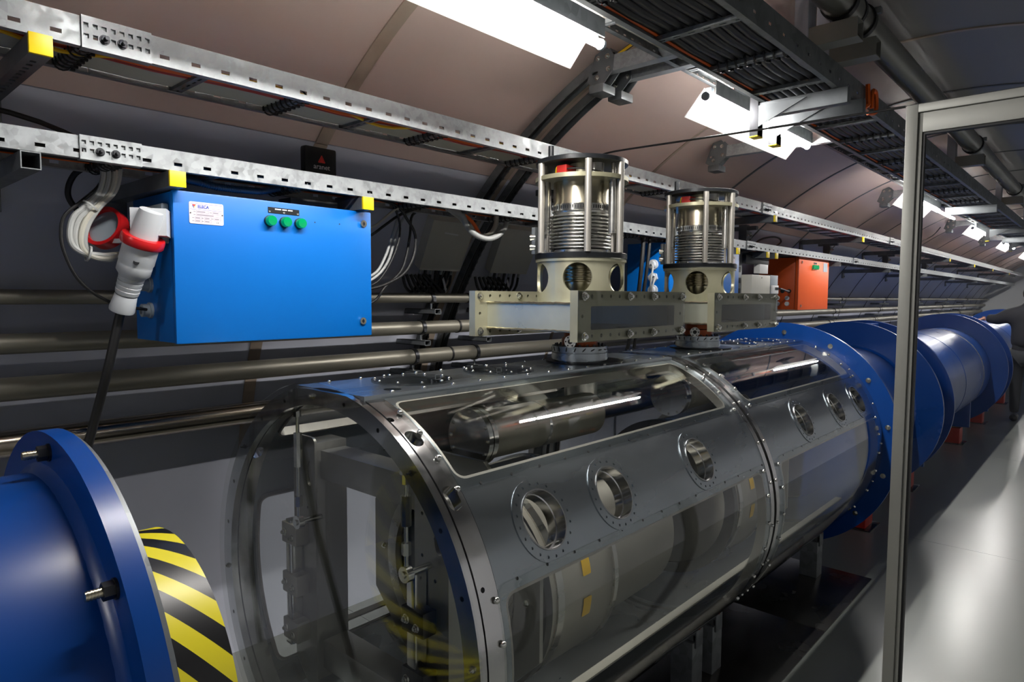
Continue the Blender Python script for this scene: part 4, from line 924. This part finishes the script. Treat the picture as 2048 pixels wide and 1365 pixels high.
for lab, mat, r, pts in (
    ('black cable looping wide right of the blue cabinet', 'rubber', .006, [(-2.150, 1.50, 1.985), (-2.150, 1.677, 1.963), (-2.150, 1.739, 1.909), (-2.150, 1.778, 1.852), (-2.150, 1.772, 1.770), (-2.150, 1.725, 1.697), (-2.150, 1.649, 1.655), (-2.150, 1.565, 1.630), (-2.15, 1.44, 1.615)]),
    ('thin black cable looping inside the wider one right of the blue cabinet', 'rubber', .0045, [(-2.150, 1.50, 1.98), (-2.150, 1.640, 1.978), (-2.150, 1.689, 1.925), (-2.150, 1.701, 1.856), (-2.150, 1.675, 1.775), (-2.150, 1.625, 1.694), (-2.150, 1.565, 1.644), (-2.15, 1.44, 1.62)]),
    ('black cable dropping from the tray and curling low behind the blue cabinet', 'rubber', .0055, [(-2.200, 1.89, 1.975), (-2.200, 1.807, 1.939), (-2.200, 1.793, 1.856), (-2.200, 1.771, 1.761), (-2.200, 1.739, 1.698), (-2.200, 1.662, 1.636), (-2.200, 1.600, 1.575), (-2.2, 1.44, 1.53)]),
    ('white cable curving behind the right edge of the blue cabinet, left one', 'wcable', .0055, [(-2.200, 1.825, 1.975), (-2.200, 1.741, 1.933), (-2.200, 1.702, 1.849), (-2.200, 1.663, 1.756), (-2.200, 1.602, 1.684), (-2.2, 1.44, 1.64)]),
    ('white cable curving behind the right edge of the blue cabinet, right one', 'wcable', .0055, [(-2.200, 1.84, 1.97), (-2.200, 1.762, 1.925), (-2.200, 1.714, 1.830), (-2.200, 1.676, 1.737), (-2.200, 1.604, 1.669), (-2.2, 1.44, 1.60)]),
    ('grey cable slanting from the tray to the blue cabinet top corner', 'gcable', .005, [(-2.150, 1.76, 1.972), (-2.150, 1.676, 1.943), (-2.150, 1.615, 1.898), (-2.150, 1.560, 1.865), (-2.15, 1.44, 1.84)]),
    ('black cable slanting from the tray to the blue cabinet top corner', 'rubber', .0055, [(-2.170, 1.83, 1.972), (-2.170, 1.72, 1.93), (-2.170, 1.64, 1.88), (-2.170, 1.56, 1.83), (-2.17, 1.44, 1.80)]),
    ('thick pale hose hanging in a loop under the lower tray, outer one', 'wcable', .0125, [(-2.09, 1.9, 1.968), (-2.080, 1.975, 1.946), (-2.080, 2.009, 1.896), (-2.080, 2.070, 1.864), (-2.080, 2.142, 1.856), (-2.080, 2.213, 1.883), (-2.080, 2.252, 1.927), (-2.080, 2.262, 1.972)]),
    ('thick pale hose hanging in a loop under the lower tray, inner one', 'gcable', .0115, [(-2.11, 1.93, 1.968), (-2.11, 2.0, 1.935), (-2.110, 2.044, 1.897), (-2.110, 2.099, 1.873), (-2.110, 2.142, 1.868), (-2.110, 2.187, 1.885), (-2.110, 2.216, 1.925), (-2.110, 2.222, 1.97)]),
    ('orange cable bundle hanging inside the pale hose loop', 'ocable', .008, [(-2.12, 1.95, 1.972), (-2.120, 2.014, 1.957), (-2.120, 2.074, 1.93), (-2.120, 2.121, 1.878), (-2.125, 2.13, 1.862)]),
    ('black vertical cable in front of the second blue cabinet, right one', 'rubber', .010, [(-2.03, 3.43, 1.975), (-2.030, 3.430, 1.948), (-2.030, 3.417, 1.846), (-2.040, 3.405, 1.702), (-2.06, 3.397, 1.55), (-2.1, 3.39, 1.3)]),
    ('black vertical cable in front of the second blue cabinet, left one', 'rubber', .012, [(-2.03, 3.36, 1.975), (-2.030, 3.359, 1.934), (-2.030, 3.347, 1.815), (-2.040, 3.336, 1.643), (-2.06, 3.33, 1.5), (-2.1, 3.32, 1.3)]),
    ('black cable loop standing above the lower tray beyond the far coupler', 'rubber', .007, [(-2.10, 5.05, 1.985), (-2.100, 5.111, 2.022), (-2.100, 5.255, 2.066), (-2.100, 5.458, 2.094), (-2.100, 5.600, 2.093), (-2.100, 5.645, 2.066), (-2.100, 5.56, 2.03), (-2.1, 5.48, 1.985)]),
    ('thin black cable drooping from the far ceiling arm', 'rubber', .006, [(-1.70, 9.9, 2.50), (-1.75, 9.7, 2.38), (-1.85, 9.3, 2.27), (-1.95, 8.7, 2.215)])):
    tag(MB().tube(pts, r, 10, 5).build('cable', mat), lab, 'cable')
# sensor box on the lower tray
sn = thing('sensor_box', (-2.11, 1.315, LZ + .02), 'small black upright sensor box with a red triangle logo on the lower tray', 'sensor')
MB().cbox((-2.135, 1.252, 1.975), (-2.10, 1.378, 2.121), .009).build('case', 'black', sn)
text('aranet', (-2.0993, 1.3165, 2.052), .0255, 'text_w', sn)
lg = MB()
for a, b in (((1.3165, 2.092), (1.3035, 2.068)), ((1.3165, 2.092), (1.3295, 2.068)), ((1.3035, 2.068), (1.3295, 2.068)), ((1.3165, 2.084), (1.3095, 2.070)), ((1.3165, 2.084), (1.3235, 2.070)), ((1.3165, 2.077), (1.3165, 2.070))):
    lg.obox((-2.0996, *a), (-2.0996, *b), .0022, .0008, up=(1, 0, 0))
lg.add([(-2.0995, 1.3165, 2.0885), (-2.0995, 1.3075, 2.0695), (-2.0995, 1.3255, 2.0695)], [(0, 1, 2)]).build('logo', 'text_r', sn)
# second blue cabinet, beige box, orange cabinet
c2, d2 = cabinet('blue_cabinet', 'second blue cabinet, mostly hidden behind the far coupler', -2.0, .30, 3.615, 4.60, 1.50, 1.935, 'blue')
lp = MB().box((-2.0, 4.44, 1.83), (-1.9985, 4.53, 1.89)).build('name_plate', 'label', d2); bar(4.445, 4.47, 1.872, 1.884, 'text_b', lp, 'logo', x=-1.9985); bar(4.475, 4.52, 1.874, 1.882, 'text_g', lp, 'small_print', x=-1.9985)
for k, z in enumerate((1.80, 1.722, 1.645)):
    MB().lathe((-2.11, 3.618, z), (0, -1, 0), [(.032, 0), (.032, .014), (.024, .016), (.022, .034), (.012, .036), (.0001, .036)], 6 if k == 1 else 14).build('cable_gland', 'grey', c2)
MB().tube([(-2.11, 3.58, 1.80), (-2.06, 3.52, 1.78), (-2.06, 3.50, 1.70), (-2.08, 3.53, 1.62), (-2.09, 3.58, 1.57)], .0055, 8).build('lead', 'wcable', c2)
MB().tube([(-2.10, 3.58, 1.722), (-2.05, 3.53, 1.72), (-2.05, 3.50, 1.66), (-2.07, 3.53, 1.60), (-2.08, 3.58, 1.55)], .0055, 8).build('lead', 'wcable', c2)
bx = thing('beige_box', (-2.12, 5.15, 1.50), 'beige electrical box with a breaker on its side, left of the orange cabinet', 'box')
MB().cbox((-2.25, 4.90, 1.50), (-2.03, 5.26, 1.775), .005).build('body', 'beige', bx)
MB().cbox((-2.25, 5.262, 1.50), (-2.03, 5.42, 1.78), .005).build('side_module', 'greyd', bx)
MB().cbox((-2.029, 5.27, 1.635), (-2.016, 5.40, 1.70), .002).build('breaker', 'white2', bx)
for k in range(4): MB().box((-2.0158, 5.33 + k * .017, 1.665), (-2.012, 5.342 + k * .017, 1.685)).build('toggle', 'black', bx)
MB().cyl((-2.03, 5.09, 1.755), (-2.0285, 5.09, 1.755), .005, n=10).build('screw', 'darkm', bx)
MB().cbox((-2.13, 4.78, 1.40), (-2.09, 4.86, 1.94), .003).build('mounting_strut', 'galvd', bx)
for k in range(5): MB().box((-2.0898, 4.802, 1.47 + k * .08), (-2.0892, 4.838, 1.51 + k * .08)).build('strut_slot', 'rubber', bx)
MB().cbox((-2.13, 4.86, 1.86), (-2.06, 5.3, 1.925), .004).build('switch_row', 'darkm', bx)
MB().cbox((-2.10, 5.10, 1.79), (-2.05, 5.26, 1.86), .003).build('terminal_cover', 'white2', bx)
co, do = cabinet('orange_cabinet', 'orange cabinet hanging under the lower tray far behind the couplers', -2.0, .34, 5.80, 6.58, 1.50, 1.945, 'orange', door_t=.03)
lock(do, -2.0, 5.86, 1.905, .011); lock(do, -2.0, 5.86, 1.535, .011)
MB().box((-2.0, 6.16, 1.90), (-1.998, 6.24, 1.915)).build('plaque', 'black', do)
for k in range(3): MB().cyl((-2.0, 6.14 + k * .05, 1.873), (-1.982, 6.14 + k * .05, 1.873), .02, n=18).build('green_lamp', 'green', do)
MB().box((-2.0, 6.42, 1.84), (-1.998, 6.53, 1.92)).build('label_plate', 'greyd', do)
for x in (-2.09, -2.17):
    for z in (1.60, 1.552): MB().lathe((x, 5.803, z), (0, -1, 0), [(.019, 0), (.019, .012), (.014, .014), (.014, .02), (.008, .02), (.008, .006), (.0001, .006)], 14).build('cable_gland', 'white2', co)
for x in (-2.075, -2.13): MB().cyl((x, 5.803, 1.66), (x, 5.79, 1.66), .017, n=16).build('black_gland', 'rubber', co)
MB().tube([(-2.075, 5.79, 1.66), (-2.04, 5.68, 1.655), (-2.02, 5.5, 1.67), (-2.02, 5.435, 1.675)], .008, 8).build('lead', 'rubber', co)
# grey flat boxes fixed to the slanting wall, with cables out of their lower edges
for k, (y0, y1, dy, lab) in enumerate(((2.075, 2.345, .05, 'pale grey flat box on the slanting wall left of the curved channels'), (2.56, 2.86, .06, 'pale grey flat box on the slanting wall right of the curved channels'))):
    t = thing('wall_box', (-2.52, (y0 + y1) / 2, 1.74), lab, 'box', 'flat boxes on the slanting wall')
    pt, pb = V((-2.40, 0, 1.975)), V((-2.565, 0, 1.75)); n = V((.81, 0, -.59)).normalized(); n = V((-(pt - pb).z, 0, (pt - pb).x)).normalized(); n = -n if n.x < 0 else n
    vs = [];
    for w in (0, .055):
        for p, d in ((pt, 0), (pb, dy)):
            for y in (y0 + d, y1 + d): vs.append(p + n * (w - .02) + V((0, y, 0)))
    MB().add(vs, [(0, 1, 3, 2), (4, 6, 7, 5), (0, 4, 5, 1), (2, 3, 7, 6), (0, 2, 6, 4), (1, 5, 7, 3)]).build('case', 'beige', t)
    for i in range(7):
        y = y0 + dy + .03 + i * (y1 - y0 - .06) / 6; p = pb + n * .005
        MB().cyl(p + V((0, y, 0)), p + V((-.012, y, -.035)), .008, n=10).build('cable_gland', 'rubber' if i % 2 else 'wcable', t)
        MB().tube([p + V((-.012, y, -.035)), p + V((-.03, y + .005, -.085)), p + V((-.025, y - .04, -.125)), p + V((-.01, y - .09, -.10)), p + V((-.02, y - .10 - .02 * i * .5, -.04))], .0075, 7, 4).build('lead', 'rubber', t)
    MB().obox(pb + n * .012 + V((0, y0 + .22, -.05)), pb + n * .012 + V((-.03, y0 + .27, -.12)), .018, .0015, up=(1, 0, .3)).build('paper_tag', 'white2', t)
    if k == 0: MB().obox(pt + n * .0362 + (pb - pt) * .22 + V((0, y0 + .10, 0)), pt + n * .0362 + (pb - pt) * .24 + V((0, y0 + .19, 0)), .008, .0006, up=n).build('paper_strip', 'white2', t)

# ================================================================ LAMPS UNDER THE CEILING
def lamp(y0, y1, label, light=True):
    t = thing('ceiling_lamp', (-1.28, (y0 + y1) / 2, 2.345), label, 'lamp', 'fluorescent lamps along the ceiling')
    e = .003
    for (xa, za), (xb, zb), nm in (((-1.365, 2.345), (-1.278, 2.445), 'diffuser'),):
        d = V((xb - xa, 0, zb - za)).normalized(); n = V((-d.z, 0, d.x)) * e
        vs = [V((x, y, z)) + (n if k else V((0, 0, 0))) for k in (0, 1) for (x, z) in ((xa, za), (xb, zb)) for y in (y0, y1)]
        MB().add(vs, [(0, 1, 3, 2), (4, 6, 7, 5), (0, 4, 5, 1), (2, 3, 7, 6), (0, 2, 6, 4), (1, 5, 7, 3)]).build(nm, 'tubef', t)
    MB().box((-1.233, y0, 2.412), (-1.230, y1, 2.468)).build('added_light_shield', 'galvd', t)  # opaque strip added to keep tube light off the right-hand ceiling
    MB().cbox((-1.272, y0 + .2, 2.45), (-1.246, y1 - .2, 2.49), .004).build('ballast_box', 'galvd', t)
    MB().cyl((-1.262, y0 - .02, 2.405), (-1.262, y1 + .02, 2.405), .014, n=10, caps=False).build('tube', 'tube', t, sharp=80)
    for y in (y0 - .03, y1 + .02): MB().cyl((-1.262, y, 2.405), (-1.262, y + .012, 2.405), .017, n=12).build('lamp_holder', 'greyd', t)
    for y in (y0 + .0, y1 - .035): MB().cbox((-1.275, y, 2.405), (-1.25, y + .03, 2.446), .003).build('socket_block', 'greyd', t)
    return t
for (a, b, lab) in ((-2.95, -1.75, 'lit tube lamp behind the viewer'), (.59, 1.785, 'nearest lit tube lamp, cut off by the top edge'), (2.565, 3.70, 'lit tube lamp above the far coupler'), (6.0, 7.15, 'small lit tube lamp right of the glass door post'), (9.2, 10.4, 'second lit tube lamp seen through the door'), (12.0, 13.2, 'third lit tube lamp seen through the door'), (15.0, 16.2, 'fourth lit tube lamp far down the tunnel'), (18.2, 19.4, 'farthest lit tube lamp by the end wall')):
    lamp(a, b, lab)

# ================================================================ OVERHEAD TRAY
OF, OB, OZ, OH = -.825, -1.125, 2.40, .085
o_rungs = [1.54 + .37 * k for k in range(-8, 50)]
for (ya, yb), lab in zip(((-2.0, 3.05), (3.05, 6.9), (6.9, 10.8), (10.8, 14.7), (14.7, 18.6)), ('wide overhead tray length nearest the viewer', 'wide overhead tray length above the glass door post', 'wide overhead tray length seen through the door', 'wide overhead tray length further beyond the door', 'wide overhead tray length far down the tunnel')):
    tray_section('overhead_tray', 'dark galvanised ' + lab, OF, OB, OZ, OH, ya + .001, yb - .001, o_rungs, .115, 1.5, mat='galvd', group='wide trays under the ceiling', slot=(.022, .010), zslot=.4, holes=ya < 7, rung_mat='galvd')
for i in range(8):
    x = OB + .030 + i * .0338; pts = []
    for k, y in enumerate(o_rungs):
        if -2 < y < 18: pts.append((x + random.uniform(-.004, .004), y, OZ + .036)); pts.append((x, y + .185, OZ + .030))
    tag(MB().tube(pts, .0165, 10, 2).build('cable', 'cable'), '%s thick black cable from the lamp side in the overhead tray' % ORD[i], 'cable', 'thick black cables in the overhead tray')
tag(MB().tube([(OB + .012, -1.9 + k * .4, OZ + .02 + .004 * (k % 2)) for k in range(30)], .006, 6, 2).build('cable', 'ocable'), 'orange cable along the left edge of the overhead tray', 'cable')
tie_o = proto(MB().ring((-.003, 0, 0), (1, 0, 0), .021, .0245, .006, 12).box((-.005, .02, -.02), (.005, .032, -.01)), 'cable_tie', 'rubber')
for k, y in enumerate(o_rungs):
    if k % 2 == 0 and 1.2 < y < 7:
        no = (k - 0) // 2
        for i in range(8):
            tag(place(tie_o, None, (OB + .045 + i * .0325, y, OZ + .018), 'cable_tie'), '%s black tie from the lamp side on the %s tied rung of the overhead tray' % (ORD[i], ORD[max(0, no - 4)]), 'cable tie', 'black cable ties under the overhead tray')
# narrow tray above the lamps
NF, NB, NZ, NH = -1.205, -1.33, 2.50, .04
for (ya, yb), lab in zip(((-2.0, 2.2), (2.2, 6.0), (6.0, 12.0)), ('nearest narrow cable tray above the lamps', 'narrow cable tray above the lamp over the far coupler', 'narrow cable tray above the lamps beyond the door post')):
    tray_section('narrow_tray', lab, NF, NB, NZ, NH, ya + .001, yb - .001, [ya + .3 * k for k in range(1, 20)], .05, ya, mat='galvd', slot=(.018, .006), zslot=.5, holes=ya < 5, group='narrow trays above the lamps')
for i, (m, nm) in enumerate((('gcable', 'grey'), ('wcable', 'pale'), ('ocable', 'orange'))):
    run_cable('cable', m, NB + .03 + i * .028, NZ + .03, .009, -1.9, 11.8, nm + ' cable in the narrow tray above the lamps', 'cables in the narrow tray', .003, 200 + i)
def ceiling_arm(y, z, x_end, label, x_root=None, h=.062, w=.042):
    xr = XT - sqrt((RT - .005) ** 2 - (z + .02 - ZT) ** 2) if x_root is None else x_root
    t = thing('ceiling_bracket', (xr, y, z - h / 2), label, 'bracket', 'arms from the ceiling to the overhead tray')
    MB().box((xr + .09, y - w / 2, z - h / 2), (x_end, y - w / 2 + .003, z + h / 2)).box((xr + .09, y - w / 2 + .0031, z - h / 2), (x_end, y + w / 2, z - h / 2 + .003)).box((xr + .09, y - w / 2 + .0031, z + h / 2 - .003), (x_end, y + w / 2, z + h / 2)).build('arm', 'galv', t, fix=False)
    o = [(xr + .005, z - .055), (xr + .035, z - .075), (xr + .09, z - .07), (xr + .13, z - .03), (xr + .135, z + .03), (xr + .10, z + .065), (xr + .05, z + .055)]
    for sg in (-1, 1): MB().sheet(o, [rrect(xr + .03, xr + .06, z - .03, z - .018, .005, n=3)], lambda u, v, q, sg=sg: (u, y + sg * (w / 2 + .003) + q, v), .004).build('gusset', 'strut', t)
    for dx, dz in ((.055, -.045), (.06, .03), (.11, -.02), (.105, .03)): place(hex_bolt, t, (xr + dx, y - w / 2 - .003, z + dz), 'bolt', rot=(pi / 2, 0, 0)).scale = (.75, .75, .75)
    MB().cbox((xr + .03, y - .045, z - .11), (xr + .10, y + .045, z - .075), .006).build('clamp_foot', 'galvd', t)
    return t
for y, lab in ((2.30, 'galvanised ceiling arm above the near coupler, left one of the pair'), (2.435, 'galvanised ceiling arm above the near coupler, right one of the pair'), (3.72, 'galvanised ceiling arm at the end of the second lamp'), (6.75, 'galvanised ceiling arm just left of the door post'), (9.85, 'galvanised ceiling arm seen through the door'), (12.6, 'farther galvanised ceiling arm seen through the door')):
    ceiling_arm(y, 2.53 if y < 3 else (2.44 if y < 4 else 2.53), OB - .004, lab)
# hangers with yellow ends and cross beams under the overhead tray
for y, lab in ((2.765, 'short hanging post with a yellow end under the overhead tray, nearer one'), (2.97, 'short hanging post with a yellow end under the overhead tray, farther one'), (9.4, 'short hanging post under the overhead tray seen through the door'), (11.6, 'second short hanging post seen through the door')):
    t = thing('tray_hanger', (-1.12, y, 2.262), lab, 'hanger', 'hangers under the overhead tray')
    b = MB(); x0, x1 = -1.163, -1.128
    b.box((x0, y - .026, 2.268), (x0 + .003, y + .026, 2.62)).box((x0 + .0031, y - .026, 2.268), (x1, y - .023, 2.62)).box((x0 + .0031, y + .023, 2.268), (x1, y + .026, 2.62)).build('post', 'darkm', t, fix=False)
    MB().cbox((x0 - .001, y - .027, 2.262), (x1 + .001, y + .027, 2.2675), .001).build('end_cap', 'yellow', t)
    xr = -.79
    MB().cbox((x1 + .001, y - .020, 2.338), (xr, y + .020, 2.398), .003).build('cross_beam', 'strut', t)
    MB().sheet([(x1 + .001, 2.30), (x1 + .10, 2.345), (x1 + .19, 2.385), (x1 + .001, 2.385)], [], lambda u, v, q, y=y: (u, y - .026 + q, v), .005).build('gusset', 'strut', t)
for y, lab in ((6.95, 'galvanised cross beam under the overhead tray right of the door post'), (10.8, 'galvanised cross beam under the overhead tray farther beyond the door')):
    tag(MB().cbox((-1.16, y - .02, 2.33), (-.79, y + .02, 2.398), .003).build('cross_beam', 'strut'), lab, 'beam')
cl = MB().tube([(-.815, 3.10, 2.49), (-.812, 3.10, 2.418), (-.812, 3.10, 2.405), (-.83, 3.08, 2.392), (-.86, 3.06, 2.388)], .010, 6, 2)
tag(cl.build('orange_clip', 'ocable'), 'orange plastic edge clip at the overhead tray joint, nearer one', 'clip')
tag(MB().tube([(-.812, 3.16, 2.405), (-.812, 3.16, 2.47), (-.812, 3.19, 2.483), (-.812, 3.22, 2.47), (-.812, 3.22, 2.40), (-.83, 3.17, 2.39)], .009, 6, 3).build('orange_clip', 'ocable'), 'orange plastic edge clip at the overhead tray joint, farther one', 'clip')
# pipe under the ceiling on its square-tube brackets
PX, PZ, PR = -.765, 2.628, .056
t = thing('ceiling_pipe', (PX, 2.6, PZ - PR), 'brown-grey pipe running under the ceiling right of the overhead tray', 'pipe')
for a, b in ((-2, 2.65), (2.65, 6.0), (6.0, 12), (12, 20)): MB().cyl((PX, a + .002, PZ), (PX, b - .002, PZ), PR, n=36).build('pipe_length', 'pipet', t)
MB().ring((PX, 2.64, PZ), (0, 1, 0), PR - .001, PR + .003, .02, 36).build('joint_ring', 'rubber', t)
for y, lab in ((2.53, 'square-tube bracket under the ceiling pipe, nearer one of the close pair'), (2.76, 'square-tube bracket under the ceiling pipe, farther one of the close pair'), (5.4, 'square-tube bracket under the ceiling pipe just inside the door'), (7.8, 'second square-tube bracket under the ceiling pipe seen through the door'), (10.3, 'third square-tube bracket under the ceiling pipe seen through the door')):
    k = thing('pipe_bracket', (-.80, y, 2.5), lab, 'bracket', 'square-tube brackets under the ceiling pipe')
    z0, z1, x0, x1, e = 2.485, 2.552, -.90, -.695, .004
    MB().box((x0, y - .035, z0), (x1, y - .035 + e, z1)).box((x0, y + .035 - e, z0), (x1, y + .035, z1)).box((x0, y - .035 + e, z0), (x1, y + .035 - e, z0 + e)).box((x0, y - .035 + e, z1 - e), (x1, y + .035 - e, z1)).build('square_tube', 'alu', k, fix=False)
    MB().cbox((x0 - .004, y - .04, z0 - .01), (x0 + .045, y + .04, 2.745), .003).build('drop_post', 'wall', k)
    MB().ring((PX, y - .013, PZ), (0, 1, 0), PR + .0005, PR + .007, .026, 36).build('pipe_clamp', 'rubber', k)
    MB().cyl((PX, y, PZ - PR - .006), (PX, y, z1), .007, n=10).build('clamp_stud', 'chrome', k)
    MB().cbox((PX + PR - .002, y - .012, PZ + .012), (PX + PR + .02, y + .012, PZ + .035), .002).build('clamp_lug', 'galvd', k)

# ================================================================ GLASS PARTITION
YP = 2.515
t = thing('glass_door', (-.1, YP, 0), 'glass door with a pale grey metal frame at the right side', 'door')
MB().cbox((-.537, YP - .028, 0), (-.503, YP + .028, 2.222), .002).build('outer_post', 'alu', t)
MB().cbox((.52, YP - .028, 0), (.555, YP + .028, 2.222), .002).build('outer_post', 'alu', t)
MB().cbox((-.503, YP - .028, 2.196), (.52, YP + .028, 2.222), .002).build('outer_head', 'alu', t)
MB().box((-.540, YP - .020, 2.2222), (.56, YP + .020, 2.2252)).build('top_seal', 'rubber', t)
MB().cbox((-.5025, YP - .018, .01), (-.491, YP + .018, 2.195), .001).build('door_stile', 'alu', t)
MB().cbox((.508, YP - .018, .01), (.5195, YP + .018, 2.195), .001).build('door_stile', 'alu', t)
MB().cbox((-.4908, YP - .018, 2.134), (.5078, YP + .018, 2.195), .001).build('door_rail', 'alu', t)
MB().box((-.4908, YP - .012, .02), (-.484, YP + .012, 2.1338)).box((-.4838, YP - .012, 2.127), (.505, YP + .012, 2.1338)).build('gasket', 'rubber', t)
o = MB().box((-.484, YP - .003, .02), (.505, YP + .003, 2.127)).build('door_pane', 'pane', t); o['label'] = 'clear door pane'
tag(MB().tube([(-.541, YP - .02, 2.222), (-.9, YP - .02, 2.225), (-1.3, YP - .02, 2.231), (-1.66, YP - .02, 2.236), (-1.748, YP - .02, 2.2255)], .0042, 8, 4).build('tension_wire', 'rubber'), 'taut black wire running from the door frame corner behind the near coupler', 'wire')

# ================================================================ PERSON
def skin_body(name, mat, pts, edges, rad_, parent, root=0, lv=2):
    me = bpy.data.meshes.new(name); o0 = root_loc(parent) if parent else V((0, 0, 0))
    me.from_pydata([tuple(V(p) - o0) for p in pts], edges, []); o = bpy.data.objects.new(name, me); COL.objects.link(o); o.parent = parent
    m = o.modifiers.new('skin', 'SKIN'); m.use_smooth_shade = True
    for i, r in enumerate(rad_):
        sv = me.skin_vertices[0].data[i]; sv.radius = r if isinstance(r, tuple) else (r, r); sv.use_root = (i == root)
    s = o.modifiers.new('sub', 'SUBSURF'); s.levels = lv; s.render_levels = lv
    me.materials.append(M[mat]); return o
px, py = -.835, 10.9
pr = thing('person', (px, py, 0), 'person in a dark jacket leaning one arm on the blue magnet', 'person')
J = [(px, py, .93), (px, py, 1.10), (px - .01, py, 1.30), (px - .01, py, 1.44), (px + .0, py - .01, 1.52), (px + .01, py - .02, 1.60), (px + .015, py - .02, 1.70),
     (px - .19, py, 1.42), (px - .33, py + .03, 1.325), (px - .47, py + .06, 1.345), (px + .19, py, 1.41), (px + .25, py + .06, 1.16), (px + .16, py + .22, 1.05),
     (px - .10, py, .86), (px - .11, py + .02, .49), (px - .11, py, .10), (px + .10, py, .86), (px + .13, py - .03, .49), (px + .13, py - .06, .10)]
E_ = [(0, 1), (1, 2), (2, 3), (3, 4), (4, 5), (5, 6), (3, 7), (7, 8), (8, 9), (3, 10), (10, 11), (11, 12), (0, 13), (13, 14), (14, 15), (0, 16), (16, 17), (17, 18)]
RD = [(.16, .12), (.16, .115), (.175, .12), (.14, .10), .060, (.075, .09), (.07, .085), .085, .062, .045, .085, .06, .045, .098, .068, .05, .098, .068, .05]
skin_body('body', 'cloth', J, E_, RD, pr)
skin_body('head', 'skin', [J[4], J[5], J[6]], [(0, 1), (1, 2)], [.067, (.082, .098), (.077, .093)], pr)
sub = lambda ids: ({i: k for k, i in enumerate(ids)})
def piece(name, mat, ids, grow, lv=2):
    ix = sub(ids); ed = [(ix[a], ix[b]) for a, b in E_ if a in ix and b in ix]
    rr = [tuple(q * grow for q in (RD[i] if isinstance(RD[i], tuple) else (RD[i], RD[i]))) for i in ids]
    return skin_body(name, mat, [J[i] for i in ids], ed, rr, pr)
piece('jacket', 'cloth', [0, 1, 2, 3, 7, 8, 9, 10, 11, 12], 1.28)
piece('trousers', 'trouser', [0, 13, 14, 15, 16, 17, 18], 1.10)
for sx, bx_ in ((-.11, 0), (.13, -.06)):
    MB().lathe((px + sx, py + bx_ + .10, .05), (0, -1, 0), [(.0001, -.06), (.03, -.05), (.045, 0), (.05, .1), (.042, .17), (.0001, .19)], 16).build('shoe', 'shoe', pr)
def hand(c, d, parent, nm='hand'):
    c = V(c); d = V(d).normalized(); s = d.cross(V((0, 0, 1))).normalized(); up = s.cross(d)
    pts, ed, rr = [c, c + d * .05, c + d * .085], [(0, 1), (1, 2)], [.028, (.038, .018), (.038, .016)]
    for k, (o, L) in enumerate(((-.03, .07), (-.01, .08), (.01, .075), (.03, .058))):
        i = len(pts); b = c + d * .088 + s * o; pts += [b, b + d * L * .5 - up * .006, b + d * L - up * .022]; ed += [(2, i), (i, i + 1), (i + 1, i + 2)]; rr += [.0105, .0095, .008]
    i = len(pts); b = c + d * .03 - s * .035; pts += [b, b + d * .035 - s * .022 - up * .004, b + d * .065 - s * .028 - up * .012]; ed += [(0, i), (i, i + 1), (i + 1, i + 2)]; rr += [.013, .011, .009]
    return skin_body(nm, 'skin', pts, ed, rr, parent)
hand(J[9], (-.95, .1, -.3), pr); hand(J[12], (-.4, .8, -.4), pr)
hc = V((px + .012, py - .02, 1.665))
MB().lathe(hc + V((0, -.005, -.01)), (0, 0, 1), [(.055, -.06), (.088, -.02), (.094, .03), (.085, .075), (.055, .105), (.0001, .118)], 24).build('hair', 'hair', pr)
MB().lathe(hc + V((0, .075, -.005)), (0, 1, 0), [(.016, 0), (.012, .014), (.0001, .024)], 12).build('nose', 'skin', pr)
for s in (-1, 1):
    MB().lathe(hc + V((s * .032, .078, .02)), (0, 1, 0), [(.011, 0), (.008, .008), (.0001, .011)], 10).build('eye', 'white2', pr)
    MB().lathe(hc + V((s * .078, 0, 0)), (s, 0, 0), [(.024, 0), (.028, .01), (.0001, .016)], 12).build('ear', 'skin', pr)
MB().obox(hc + V((-.022, .087, -.045)), hc + V((.022, .087, -.045)), .006, .008).build('mouth', 'rcable', pr)
